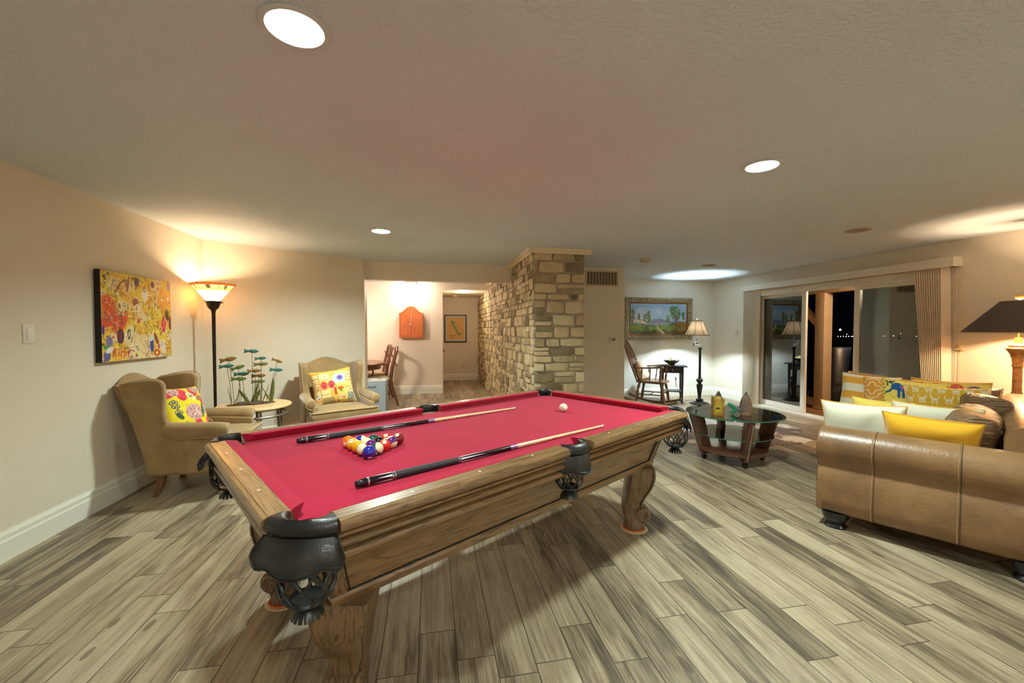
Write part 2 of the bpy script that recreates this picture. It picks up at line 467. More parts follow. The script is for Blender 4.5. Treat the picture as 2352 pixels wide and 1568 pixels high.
# white corner bead of the dining opening
struct('trim_2', M().box(-.925, 6.085, 0, -.908, 6.32, 2.04).box(-.925, YH - .002, 2.033, 1.2, YH + .132, 2.041), mat('opening_bead', C(228, 208, 186), .5), smooth=0)

# ================================================================== SLIDING DOOR (right wall)
GLASS = N('window_glass')
GLASS.t.nodes.remove(GLASS.b)
_tr = GLASS.nd('BsdfTransparent', {'Color': (.80, .86, .84, 1)}); _gl = GLASS.nd('BsdfGlossy', {'Color': (1, 1, 1, 1), 'Roughness': .0})
_fr = GLASS.nd('Fresnel', {'IOR': 1.6}); _fm = GLASS.math('MINIMUM', GLASS.math('ADD', GLASS.math('MULTIPLY', _fr.outputs[0], 2.2), .07), 1.0)
_mx = GLASS.nd('MixShader', {0: _fm}); GLASS.t.links.new(_tr.outputs[0], _mx.inputs[1]); GLASS.t.links.new(_gl.outputs[0], _mx.inputs[2])
GLASS.t.links.new(_mx.outputs[0], GLASS.out.inputs[0]); GLASS = GLASS.m
door = bpy.data.objects.new('door_1', None); link(door); door['kind'] = 'structure'
m = M()
m.box(5.57, 6.33, 0, 5.76, 6.42, 2.0); m.box(5.57, 3.66, 0, 5.76, 3.72, 2.0); m.box(5.57, 3.72, 1.93, 5.76, 6.33, 2.0)
m.box(5.585, 3.72, 1.90, 5.60, 6.33, 1.93)
m.build('door_frame', VINYL, door, smooth=0)
m = M().box(5.56, 3.72, 0, 5.76, 6.33, .022).box(5.62, 3.72, .022, 5.63, 6.33, .034).box(5.68, 3.72, .022, 5.69, 6.33, .034)
m.build('sill_track', VINYL, door, smooth=0)
def panel(nm, x0, x1, y0, y1, st=.075):
    m = M()
    m.box(x0, y0, .03, x1, y0 + st, 1.93, .004); m.box(x0, y1 - st, .03, x1, y1, 1.93, .004)
    m.box(x0 + .002, y0 + st, 1.855, x1 - .002, y1 - st, 1.93); m.box(x0 + .002, y0 + st, .03, x1 - .002, y1 - st, .115)
    o = m.build(nm, VINYL, door, smooth=0)
    M().box((x0 + x1) / 2 - .003, y0 + st - .01, .11, (x0 + x1) / 2 + .003, y1 - st + .01, 1.86).build('pane', GLASS, o, smooth=0)
    return o
panel('fixed_panel', 5.665, 5.705, 5.42, 6.33)
sp = panel('sliding_panel', 5.605, 5.645, 3.73, 4.63)
M().box(5.585, 4.585, .80, 5.605, 4.608, 1.08, .005).box(5.592, 4.578, .78, 5.606, 4.615, 1.10, .004).build('handle', WHITEP, sp)
M().box(5.552, 4.56, 1.905, 5.585, 4.66, 1.935, .005).build('stop_block', VINYL, door)
# light fittings ------------------------------------------------------------
LENS = N('lit_lens').p(col=(1, 1, 1, 1), em=(.86, 1.0, .97, 1), ems=9.0).m
DLENS = mat('dull_lens', C(150, 140, 126), .5)
def downlight(x, y, on, label, group):
    t = thing('recessed_light', label, 'ceiling light', (x, y, CH), 0, group)
    M().lathe([(.104, 0), (.106, -.004), (.100, -.008), (.086, -.007), (.082, 0), (.080, .045)], 48, cap=False).build('trim_ring', mat('trim_ring_on', C(196, 200, 196), .4) if on else mat('trim_ring_off', C(178, 160, 138), .45), t)
    if on:
        M().lathe([(0, .040), (.081, .040), (.0815, .046), (0, .046)], 40).build('lens', LENS, t)
    else:
        M().lathe([(0, .012), (.03, .010), (.06, .014), (.082, .03), (.082, .034), (0, .034)], 32).build('lens', DLENS, t)
nm = ['bright white recessed ceiling light nearest the viewer, above the left wing of the table', 'bright white recessed ceiling light above the right half of the room', 'bright white recessed ceiling light before the dining room opening']
for (x, y), l in zip(LIT, nm): downlight(x, y, True, l, 'recessed ceiling lights')
for i, (x, y) in enumerate(REAR_FILL): downlight(x, y, True, 'added unseen fill light in the ceiling behind the viewer, on the %s side' % ('left', 'right')[i], 'recessed ceiling lights')
downlight(*OFF[0], False, 'unlit recessed ceiling light in front of the glass door valance', 'unlit recessed ceiling lights')
downlight(*OFF[1], False, 'unlit recessed ceiling light near the far alcove, beside the pool of lamp light', 'unlit recessed ceiling lights')
# ================================================================== POOL TABLE
OAK_X = wood('oak_along', C(80, 58, 36), C(140, 107, 70), 0, 1.0)
OAK_Y = wood('oak_across', C(84, 60, 37), C(146, 111, 72), 1, 1.0)
OAK_Z = wood('oak_leg', C(70, 53, 36), C(126, 97, 67), 2, 1.0, .42)
FELT = mat('red_felt', C(174, 22, 58), .95, var=C(163, 19, 52), vscale=5, bump=.12, bscale=900, sheen=.12, spec=.1)
LEATHER = mat('black_leather', C(24, 23, 24), .33, var=C(40, 38, 38), vscale=12, bump=.25, bscale=260, coat=.15)
HU, HV, ZC, ZR = 1.117, .5585, .761, .799
TABLE_ROT = .5642
table = thing('pool_table', 'large oak pool table with red cloth and black leather net pockets', 'pool table', (.306, 2.345, 0), TABLE_ROT)
def loft_rect(offs, m, mtx=None):
    """stack of rectangles (offset from nose rectangle, z)"""
    m.rings([[(-(HU + o), -(HV + o), z), (HU + o, -(HV + o), z), (HU + o, HV + o, z), (-(HU + o), HV + o, z)] for o, z in offs], mtx=mtx)
# cloth bed with pocket notches
cc = (1.140, .582)
def arc(cx, cy, r, a0, a1, n=10): return [(cx + r * math.cos(math.radians(a0 + (a1 - a0) * i / n)), cy + r * math.sin(math.radians(a0 + (a1 - a0) * i / n))) for i in range(n + 1)]
poly = []
e = .045
poly += arc(-cc[0], -cc[1], .066, 92, -2) + arc(0, -.618, .062, 168, 12) + arc(cc[0], -cc[1], .066, 182, 88)
poly += arc(cc[0], cc[1], .066, -88, -182) + arc(0, .618, .062, -12, -168) + arc(-cc[0], cc[1], .066, 2, -92)
M().prism(poly, 'z', .735, ZC).build('playing_cloth', FELT, table, smooth=30)
# wooden cabinet under the rails
m = M(); loft_rect([(-.108, .425), (-.098, .425), (-.030, .675), (-.030, .745)], m)
m.build('cabinet', OAK_X, table, smooth=0)
# framed panels: bottom rail, corner stiles and dark grooves round each panel
def slope(z): return -.098 + (z - .425) * (.068 / .25)
m = M()
loft_rect([(slope(.425) - .004, .4255), (slope(.425) + .013, .4255), (slope(.455) + .013, .452), (slope(.462) + .006, .462), (slope(.462) - .004, .463)], m)
m.build('base_moulding', OAK_X, table, smooth=0)
GRV = mat('dark_groove', C(34, 24, 16), .7)
for sx in (-1, 1):
    for sy in (-1, 1):
        m = M(); w = .050
        for ax in (0, 1):
            r = []
            for z in (.462, .672):
                o = slope(z)
                X0, Y0 = sx * (HU + o + .009), sy * (HV + o + .009)
                if ax: r.append([(X0, Y0, z), (X0, Y0 - sy * w, z), (X0 - sx * .014, Y0 - sy * w, z), (X0 - sx * .014, Y0, z)])
                else: r.append([(X0, Y0, z), (X0 - sx * w, Y0, z), (X0 - sx * w, Y0 - sy * .014, z), (X0, Y0 - sy * .014, z)])
            m.rings(r)
        m.build('corner_stile', OAK_Z, table, smooth=0)
for ax, sgn in (('x', -1), ('x', 1), ('y', -1), ('y', 1)):
    m = M(); H0, H1 = (HU, HV) if ax == 'x' else (HV, HU)
    def Q(t, z, d=.0012):
        o = slope(z) + d
        return (t, sgn * (H1 + o), z) if ax == 'x' else (sgn * (H1 + o), t, z)
    for s in (-1, 1):
        for off in (.050, .062):
            m.tube([Q(s * (H0 + slope(z) + .009 - off), z) for z in (.466, .66)], .0026, 6)
    a_ = H0 + slope(.466) + .009 - .05
    m.tube([Q(-a_, .466), Q(a_, .466)], .0032, 6)
    m.build('panel_groove', GRV, table)
# fluted apron
FL = [(-.03, .660), (.070, .660), (.082, .664), (.090, .673), (.091, .681), (.086, .689), (.070, .693), (.071, .697), (.088, .701), (.095, .709), (.095, .716), (.090, .722), (.073, .726), (.074, .730), (.091, .733), (.098, .740), (.097, .747), (.090, .752), (.078, .755), (.078, .758), (.04, .758)]
for nm2, mtl, keep in (('side_apron', OAK_X, 1), ('end_apron', OAK_Y, 0)):
    for sgn in (-1, 1):
        mm = M(); r = []
        for o, z in FL:
            if keep: r.append([(t, sgn * (HV + o), z) for t in (-1.085, 1.085)])
            else: r.append([(sgn * (HU + o), t, z) for t in (-.524, .524)])
        mm.rings([[p[0] for p in r], [p[1] for p in r]]); mm.build(nm2, mtl, table, smooth=40)
# rails: wood cap + cloth cushion, six of them
RW = [(.030, .757), (.0468, ZR), (.104, ZR), (.1055, ZR - .003), (.107, ZR), (.118, ZR - .003), (.124, ZR - .012), (.125, ZR - .024), (.120, ZR - .034), (.109, ZR - .040), (.10, ZR - .042)]
CU = [(.0468, ZR + .0006), (.030, ZR + .0022), (.004, ZR + .0006), (0, ZR - .003), (.002, ZR - .006), (.022, ZC + .001), (.0468, ZC + .001)]
SEGS = []   # (axis, sign, wood a,b, cushion nose a,b, cushion back a,b)
for s in (-1, 1):
    SEGS.append(('x', s, -1.083, -.088, -1.034, -.068, -1.083, -.080))
    SEGS.append(('x', s, .088, 1.083, .068, 1.034, .080, 1.083))
    SEGS.append(('y', s, -.522, .522, -.480, .480, -.522, .522))
SIGHT = mat('white_sight', C(236, 228, 206), .3)
for ax, s, a, b, n0, n1, b0, b1 in SEGS:
    H = HV if ax == 'x' else HU
    def P(t, o, z): return (t, s * (H + o), z) if ax == 'x' else (s * (H + o), t, z)
    r = M().rings([[P(t, o, z) for o, z in RW] for t in (a, b)]).build('rail', OAK_X if ax == 'x' else OAK_Y, table, smooth=30)
    rows = []
    for e0, e1 in ((b0, n0), (b1, n1)):
        rows.append([P(e1 + (e0 - e1) * min(1, o / .0468), o, z) for o, z in CU])
    mid = (rows[0], rows[1])
    M().rings(mid).build('cushion', FELT, r, smooth=30)
    ts = [k * .27925 for k in (-3, -2, -1, 1, 2, 3) if a < k * .27925 < b] if ax == 'x' else [-.279, 0, .279]
    for t in ts:
        c = P(t, .0765, ZR + .0003)
        M().lathe([(0, .0002), (.0052, .0002), (.0052, -.001)], 14, c).build('sight', SIGHT, r, smooth=0)
# pockets ------------------------------------------------------------------
NETM = mat('black_net_leather', C(22, 22, 24), .35, var=C(44, 46, 46), vscale=20, coat=.1)
def pocket(cx, cy, ang, side=False):
    """leather covered iron between two rail ends, stitched shield, woven net and fringe"""
    ca = math.radians(ang); ox, oy = math.cos(ca), math.sin(ca)
    if side: rin, hin, ro, ho, sh = .058, 88, .098, 62, .018
    else: rin, hin, ro, ho, sh = .058, 92, .187, 32, .117
    Cx, Cy = cx - ox * sh, cy - oy * sh            # centre of the outer arc
    n = 26; rings = []
    for i in range(n + 1):
        q = -1 + 2 * i / n
        ti = ca + math.radians(hin * q); to = ca + math.radians(ho * q)
        ix, iy = math.cos(ti), math.sin(ti); px, py = math.cos(to), math.sin(to)
        I = lambda r, z: (cx + ix * r, cy + iy * r, z)
        Oo = lambda r, z: (Cx + px * r, Cy + py * r, z)
        a, b = Vector(I(rin + .004, ZR + .002)), Vector(Oo(ro - .006, ZR + .002))
        rings.append([I(rin + .004, .752), I(rin, .760), I(rin - .001, .794), tuple(a), tuple(a.lerp(b, .35) + Vector((0, 0, .003))), tuple(a.lerp(b, .7) + Vector((0, 0, .003))), tuple(b), Oo(ro + .004, ZR - .005), Oo(ro + .009, ZR - .016), Oo(ro + .010, ZR - .027), Oo(ro + .006, ZR - .038), Oo(ro - .002, ZR - .044), Oo(ro - .012, .752)])
    iron = M().rings(rings).build('pocket', LEATHER, table, smooth=50)
    n = 34; top = ZR - .040; outer = []; inner = []
    for i in range(n + 1):
        q = -1 + 2 * i / n
        zb = (.672 if not side else .680) + .008 * math.exp(-((abs(q) - .58) / .14) ** 2) - .007 * math.exp(-(q / .32) ** 2)
        edge = max(0, (abs(q) - .84) / .16); zb += .034 * edge ** 3
        tt = top - .004 * abs(q)
        co, ci = [], []
        for k in range(9):
            f = k / 8; z = tt + (zb - tt) * f
            h = ho * (1.0 + (.10 if not side else .06) * f)
            t = ca + math.radians(h * q); c, s = math.cos(t), math.sin(t)
            r = ro + .008 + (.030 if not side else .014) * math.sin(f * PI / 2) + .006 * f * math.cos(q * 5)
            co.append((Cx + c * r, Cy + s * r, z)); ci.append((Cx + c * (r - .006), Cy + s * (r - .006), z))
        outer.append(co); inner.append(ci)
    M().rings([o + i[::-1] for o, i in zip(outer, inner)]).build('shield', LEATHER, iron, smooth=60)
    ins = [tuple(Vector(o[-1]) + Vector((0, 0, .010))) for o in outer[2:-2]]
    M().tube(outer[0] + [o[-1] for o in outer][1:] + outer[-1][::-1][1:], .0026, 6).tube(ins, .0012, 5).build('stitched_edge', LEATHER, iron)
    # net basket
    mm = M(); ns = 9; dn = .018 if not side else .002
    bx, by = cx + ox * dn, cy + oy * dn
    R0 = .075 if not side else .064
    def rad(f): return R0 * (1.0 if f < .6 else (1.0 - .34 * ((f - .6) / .4) ** 2))
    z0, z1 = (.695, .560) if not side else (.700, .588)
    for k in range(ns):
        for d in (-1, 1):
            pts = []
            for i in range(22):
                f = i / 21
                a = 2 * PI * (k + .25 * d * (1 + .0)) / ns + d * (PI / ns) * .92 * .5 * math.cos(f * 3.2 * PI + .3) + ca
                r = rad(f); pts.append((bx + math.cos(a) * r, by + math.sin(a) * r, z0 + (z1 - z0) * f))
            mm.tube(pts, .0052, 6, flat=(1.0, .55))
    mm.tube([(bx + math.cos(2 * PI * i / 24) * R0, by + math.sin(2 * PI * i / 24) * R0, z0) for i in range(24)], .004, 6, closed=True)
    mm.tube([(bx + math.cos(2 * PI * i / 20) * rad(1), by + math.sin(2 * PI * i / 20) * rad(1), z1) for i in range(20)], .0055, 6, closed=True)
    mm.lathe([(rad(1), .0), (rad(1) * .7, -.008), (.018, -.012), (.013, -.018), (.016, -.022), (0, -.022)], 18, (bx, by, z1))
    mm.build('net', NETM, iron, smooth=60)
    mm = M()
    for k in range(16):
        a = 2 * PI * k / 16; c, s = math.cos(a), math.sin(a)
        pts = [(bx + c * r, by + s * r, z) for r, z in ((.012, z1 - .012), (.024, z1 - .020), (.036, z1 - .033), (.043, z1 - .048))]
        mm.tube(pts, [.005, .0066, .0074, .0064], 6, flat=(.3, 1.0))
    mm.build('fringe', NETM, iron, smooth=60)
    return iron
for sx, sy, a in ((-1, -1, 225), (1, -1, 315), (1, 1, 45), (-1, 1, 135)):
    pocket(sx * 1.127, sy * .566, a)
for sy, a in ((-1, 270), (1, 90)): pocket(0, sy * .604, a, True)
# legs: carved scroll profile in the diagonal plane, narrowing to the ankle
outer_p = [(.100, .435), (.108, .40), (.111, .365), (.104, .315), (.084, .270), (.062, .235), (.047, .200), (.041, .170), (.044, .150)]
inner_p = [(-.062, .435), (-.056, .38), (-.058, .33), (-.064, .28), (-.074, .225), (-.083, .175), (-.083, .130), (-.074, .09), (-.060, .055)]
def leg(sx, sy):
    a = math.atan2(sy, sx)
    mt = T((sx * .955, sy * .398, 0), a)
    m = M()
    def interp(pts, z):
        for (x0, z0), (x1, z1) in zip(pts, pts[1:]):
            if z <= z0 and z >= z1: return x0 + (x1 - x0) * (z0 - z) / max(1e-6, z0 - z1)
        return pts[-1][0] if z < pts[-1][1] else pts[0][0]
    rings = []
    def wid(z): return float(np.interp(z, [.05, .09, .13, .17, .23, .32, .40, .43], [.052, .048, .044, .048, .066, .083, .100, .104]))
    zs = [.43 - (.43 - .055) * i / 22 for i in range(23)]
    for z in zs:
        xo = interp(outer_p, z) if z > .15 else .044 + (.150 - z) * .05
        xi = interp(inner_p, z); w = wid(z)
        rings.append([(xi, -w * .82, z), (xi + .012, -w * .97, z), (xo - .026, -w * .97, z), (xo - .022, -w * .93, z), (xo - .018, -w, z), (xo - .004, -w + .010, z), (xo, 0, z), (xo - .004, w - .010, z), (xo - .018, w, z), (xo - .022, w * .93, z), (xo - .026, w * .97, z), (xi + .012, w * .97, z), (xi, w * .82, z), (xi - .004, 0, z)])
    m.rings(rings, mtx=mt)
    m.lathe([(.064, .0), (.066, .010), (.064, .028), (.056, .044), (.054, .06), (.05, .07)], 28, mtx=mt @ T((-.008, 0, .012)))
    lg = m.build('leg', OAK_Z, table, smooth=45)
    # scroll volute at the foot
    v = M()
    pts = []; rr = []
    for i in range(34):
        t = i / 33; th = math.radians(150 - 560 * t); r = .043 * (1 - t * .80)
        pts.append((.036 + math.cos(th) * r, 0, .104 + math.sin(th) * r)); rr.append(.0105 * (1 - .45 * t))
    for sgn in (-1, 1):
        v.tube([(x, sgn * .050, z) for x, _, z in pts], rr, 8, flat=(1, 1))
    v.lathe([(0, -.052), (.030, -.052), (.044, -.048), (.044, .048), (.030, .052), (0, .052)], 28, mtx=T((.036, 0, .104), 0, PI / 2))
    v.build('scroll', OAK_Z, lg, smooth=50).matrix_local = mt
    # carved groove line down both sides
    g = M()
    for sgn in (-1, 1):
        gp = []
        for i in range(16):
            z = .40 - .27 * i / 15
            xo = interp(outer_p, z); w = wid(z)
            gp.append((xo - .023, sgn * (w * .95), z))
        g.tube(gp, .0042, 6)
    g.build('carved_groove', GRV, lg).matrix_local = mt
    gl = M()
    for k in (-.6, 0, .6):
        gl.tube([(.049, k * .050, .150), (.066, k * .054, .142), (.079, k * .056, .118), (.080, k * .056, .09), (.066, k * .054, .066)], [.006, .011, .013, .012, .007], 8)
    gl.build('carved_leaf', OAK_Z, lg, smooth=60).matrix_local = mt
    return lg
for sx in (-1, 1):
    for sy in (-1, 1): leg(sx, sy)
def tw(u, v, z=0):
    c, s = math.cos(TABLE_ROT), math.sin(TABLE_ROT)
    return (.306 + u * c - v * s, 2.345 + u * s + v * c, z)
# sliders below the feet
COAST_O = mat('orange_foam', C(226, 120, 56), .7); COAST_W = mat('cream_plastic', C(214, 196, 168), .4)
for sx, sy, l in ((-1, -1, 'orange and cream slider disc under the pool table leg nearest the viewer'), (1, -1, 'orange and cream slider disc under the leg near the middle of the floor'), (-1, 1, 'orange and cream slider disc behind the hanging corner net'), (1, 1, 'orange and cream slider disc under the far leg of the pool table')):
    d = math.hypot(1, 1)
    x, y, _ = tw(sx * .955 - .008 * sx / d, sy * .398 - .008 * sy / d)
    t = thing('floor_slider', l, 'furniture slider', (x, y, 0), 0, 'sliders under the pool table')
    M().lathe([(0, 0), (.086, 0), (.088, .003), (.084, .006), (0, .006)], 40).build('base_disc', COAST_W, t)
    M().lathe([(.0, .006), (.072, .006), (.075, .010), (.072, .014), (.066, .0125), (0, .0122)], 40).build('foam_ring', COAST_O, t)
# ------------------------------------------------------------------ balls
R = .028575
def ball_material(name, col, stripe, spots=True):
    n = N(name); v = n.obj(); s = n.nd('SeparateXYZ', {0: v})
    cream = C(236, 226, 186)
    c = col
    if stripe:
        f = n.math('LESS_THAN', n.math('ABSOLUTE', s.outputs[2]), R * .52)
        c = n.mix(f, cream, col)
    if spots:
        f = n.math('GREATER_THAN', n.math('ABSOLUTE', s.outputs[0]), R * .935)
        c = n.mix(f, c, C(240, 232, 204))
    n.p(col=c, rough=.08, coat=.6, coatr=.03); return n.m
DIG = mat('ball_numeral', C(20, 18, 18), .2)
def numeral(txt, parent):
    cu = bpy.data.curves.new('num', 'FONT'); cu.body = txt; cu.size = .0125; cu.align_x = 'CENTER'; cu.align_y = 'CENTER'
    o = bpy.data.objects.new('num', cu); COL.objects.link(o)
    dg = bpy.context.evaluated_depsgraph_get(); me = bpy.data.meshes.new_from_object(o.evaluated_get(dg))
    bpy.data.objects.remove(o); bpy.data.curves.remove(cu)
    bm = bmesh.new(); bm.from_mesh(me); bmesh.ops.triangulate(bm, faces=bm.faces)
    bmesh.ops.subdivide_edges(bm, edges=bm.edges, cuts=1)
    for vtx in bm.verts:
        x, y = vtx.co.x, vtx.co.y
        vtx.co = Vector((1, x / R, y / R)).normalized() * (R * 1.004)
    bm.to_mesh(me); bm.free(); me.name = 'numeral'; me.materials.append(DIG)
    return link(bpy.data.objects.new('numeral', me), parent)
BALL_MESH = None
def ball(name_, label, u, v, col, stripe, num, rot, group='racked billiard balls'):
    x, y, _ = tw(u, v)
    m = ball_material('ball_%s' % (num or 'cue'), col, stripe, num is not None)
    o = M().sphere((0, 0, 0), R, 40, 24).build('billiard_ball', m, None, smooth=180)
    o.location = (x, y, ZC + R); o.rotation_euler = rot
    tag(o, label, 'billiard ball', group)
    if num: numeral(num, o)
    return o
cam_dir = lambda u, v: math.atan2(-(tw(u, v)[1]), -(tw(u, v)[0]))
dv, du = R * 2 * 1.002, R * math.sqrt(3) * 1.002
u0, v0 = -.737, .020
YEL, BLU, RED, PUR, ORG, GRN, MAR, BLK = C(232, 170, 20), C(26, 32, 150), C(214, 40, 16), C(92, 22, 112), C(232, 108, 20), C(14, 74, 74), C(128, 14, 22), C(16, 18, 20)
rows = [  # base row (five) from the near end, then towards the apex
 [('2', 0, BLU, 'solid blue ball at the near corner of the rack'), ('15', 1, MAR, 'maroon striped ball touching the corner blue ball'), ('1', 0, YEL, 'solid yellow ball in the middle of the outer rack row'), ('9', 1, YEL, 'yellow striped ball showing its cream side beside the corner orange ball'), ('5', 0, ORG, 'solid orange ball at the far left corner of the rack')],
 [('14', 1, GRN, 'green striped ball right of the corner blue ball'), ('4', 0, PUR, 'solid purple ball inside the rack'), ('13', 1, ORG, 'orange striped ball inside the rack'), ('10', 1, BLU, 'blue striped ball along the far side of the rack')],
 [('3', 0, RED, 'solid bright red ball on the right side of the rack'), ('8', 0, BLK, 'solid black ball in the middle of the rack'), ('6', 0, GRN, 'solid dark green ball along the far side of the rack')],
 [('12', 1, PUR, 'purple striped ball next to the dark red apex ball'), ('11', 1, RED, 'red striped ball behind the purple striped ball')],
 [('7', 0, MAR, 'solid dark red ball at the apex of the rack')]]
ROT = {  # roll/tilt (about local X spin), elevation of the numeral, turn from the camera direction
 '2': (0, -48, 10), '15': (62, 10, 62), '1': (0, 25, 58), '9': (80, 48, -30), '5': (0, 10, 150), '14': (58, 30, 160), '4': (0, 0, 180), '13': (15, 30, 180), '10': (75, 20, 160),
 '3': (0, 48, 0), '8': (0, 0, 180), '6': (0, 0, 180), '12': (-38, 20, 110), '11': (0, 62, 0), '7': (0, 60, -20)}
for i, row in enumerate(rows):
    for j, (num, st, col, lab) in enumerate(row):
        u = u0 + du * i; v = v0 + dv * (j - (len(row) - 1) / 2)
        sp_, el, tn = ROT[num]
        rot = (Matrix.Rotation(cam_dir(u, v) + math.radians(tn), 4, 'Z') @ Matrix.Rotation(-math.radians(el), 4, 'Y') @ Matrix.Rotation(math.radians(sp_), 4, 'X')).to_euler()
        ball('b', lab, u, v, col, st, num, rot)
ball('c', 'cream cue ball alone at the far end of the red cloth', .678, -.009, C(232, 232, 206), 0, None, (0, 0, 0), None)
# ------------------------------------------------------------------ cues
SHAFT = wood('maple_shaft', C(206, 178, 132), C(226, 204, 160), 0, 1.0, .3)
CUEB = mat('cue_black', C(18, 16, 22), .15, coat=.6); WRAP = mat('cue_wrap', C(36, 38, 40), .6, var=C(52, 54, 56), vscale=400)
SILV = mat('cue_silver', C(205, 205, 215), .22, metal=.8); INL = mat('cue_inlay', C(214, 220, 226), .25); RUB = mat('rubber_bumper', C(18, 18, 18), .7)
FERR = mat('cue_ferrule', C(232, 230, 220), .4); LILAC = mat('cue_joint_ring', C(150, 120, 170), .25, metal=.4)
def cue(a, b, label):
    A = Vector(tw(*a, ZC + .0160)); B = Vector(tw(*b, ZC + .0068)); L = (B - A).length; d = (B - A).normalized()
    t = thing('pool_cue', label, 'pool cue', A, 0, 'pool cues on the cloth')
    t.rotation_euler = Vector((1, 0, 0)).rotation_difference(d).to_euler()
    def r(s): return .0155 + (.0062 - .0155) * (s / L)
    def seg(nm, s0, s1, m, k=0, st=None):
        mm = M(); n = 3
        pr = st or [(s0, 0), (s0, r(s0) + k), (s1, r(s1) + k), (s1, 0)]
        mm.rings([[(s, rr * math.cos(2 * PI * i / 20), rr * math.sin(2 * PI * i / 20)) for i in range(20)] for s, rr in pr if rr > 0]); return mm.build(nm, m, t, smooth=40)
    seg('bumper', 0, .022, RUB, st=[(0, .008), (.002, .0118), (.014, .0128), (.016, .0115)])
    seg('butt_sleeve', .016, .140, CUEB, st=[(.016, .0130), (.024, r(.024)), (.140, r(.14))])
    seg('wrap', .140, .430, WRAP, .0002)
    seg('forearm', .430, .715, CUEB)
    seg('joint_collar', .715, .758, LILAC, .0001)
    seg('shaft', .758, L - .022, SHAFT)
    seg('ferrule', L - .022, L - .006, FERR); seg('leather_tip', L - .006, L, mat('cue_tip', C(120, 150, 170), .8))
    mm = M()
    for s0, s1 in ((.040, .046), (.134, .138), (.143, .147), (.426, .429), (.433, .437), (.716, .719), (.725, .727), (.748, .750), (.754, .757)):
        M().rings([[(s, (r(s) + .0004) * math.cos(2 * PI * i / 20), (r(s) + .0004) * math.sin(2 * PI * i / 20)) for i in range(20)] for s in (s0, s1)]).build('silver_ring', SILV, t, smooth=40)
    mm = M()
    for s0, s1, n in ((.132, .062, 6), (.439, .60, 6)):
        for k in range(n):
            a0 = 2 * PI * (k + .5) / n; w = .28
            tip = s1 if k % 2 else s0 + (s1 - s0) * .8
            pts = []
            for q in range(7):
                f = q / 6; s = s0 + (tip - s0) * f; ww = w * (1 - f) + .01
                pts.append([(s, (r(s) + .0004) * math.cos(a0 + e * ww), (r(s) + .0004) * math.sin(a0 + e * ww)) for e in (-1, -.5, 0, .5, 1)])
            mm.rings(pts, closed=False)
            for q0 in (-1, 1):
                pass
    mm.build('pointed_inlay', INL, t, smooth=180)
    return t
cue((-.894, .368), (.509, .287), 'black butted pool cue lying behind the racked balls')
cue((-.921, -.391), (.502, -.451), 'black butted pool cue lying along the near cushion')
# ================================================================== WING CHAIRS
VELVET = mat('tan_velvet', C(140, 112, 70), .8, var=C(158, 128, 84), vscale=7, bump=.2, bscale=500, sheen=.6, sheenr=.4)
VPIPE = mat('tan_piping', C(186, 156, 110), .75, sheen=.4)
CHLEG = wood('chair_leg_wood', C(70, 42, 22), C(120, 80, 46), 2, 1.4, .35)
def rounded(poly, r, n=4):
    """round the corners of a 2D polygon"""
    out = []; k = len(poly)
    for i, p in enumerate(poly):
        p = Vector(p); a = Vector(poly[i - 1]); b = Vector(poly[(i + 1) % k])
        ra = min(r, (a - p).length * .45); rb = min(r, (b - p).length * .45)
        p0 = p + (a - p).normalized() * ra; p1 = p + (b - p).normalized() * rb
        for j in range(n + 1):
            t = j / n; q = p0 * (1 - t) ** 2 + p * 2 * t * (1 - t) + p1 * t * t
            out.append((q.x, q.y))
    return out
def cushion_mesh(m, x0, x1, y0, y1, z0, z1, crown=.02, n=18, e=5):
    """soft box: superellipse sections with a crowned top"""
    cx, cy, cz = (x0 + x1) / 2, (y0 + y1) / 2, (z0 + z1) / 2
    hx, hy, hz = (x1 - x0) / 2, (y1 - y0) / 2, (z1 - z0) / 2
    rings = []
    for i in range(9):
        f = -PI / 2 + PI * i / 8
        s = abs(math.cos(f)) ** .28 if abs(math.cos(f)) > 1e-6 else 0.0
        zz = math.copysign(abs(math.sin(f)) ** .55, math.sin(f))
        if s < .02: s = .02
        ring = []
        for k in range(40):
            t = 2 * PI * k / 40
            x = math.copysign(abs(math.cos(t)) ** (2 / e), math.cos(t)) * s; y = math.copysign(abs(math.sin(t)) ** (2 / e), math.sin(t)) * s
            z = zz * hz + crown * (1 - x * x) * (1 - y * y) * zz
            ring.append((cx + x * hx, cy + y * hy, cz + z))
        rings.append(ring)
    return m.rings(rings)
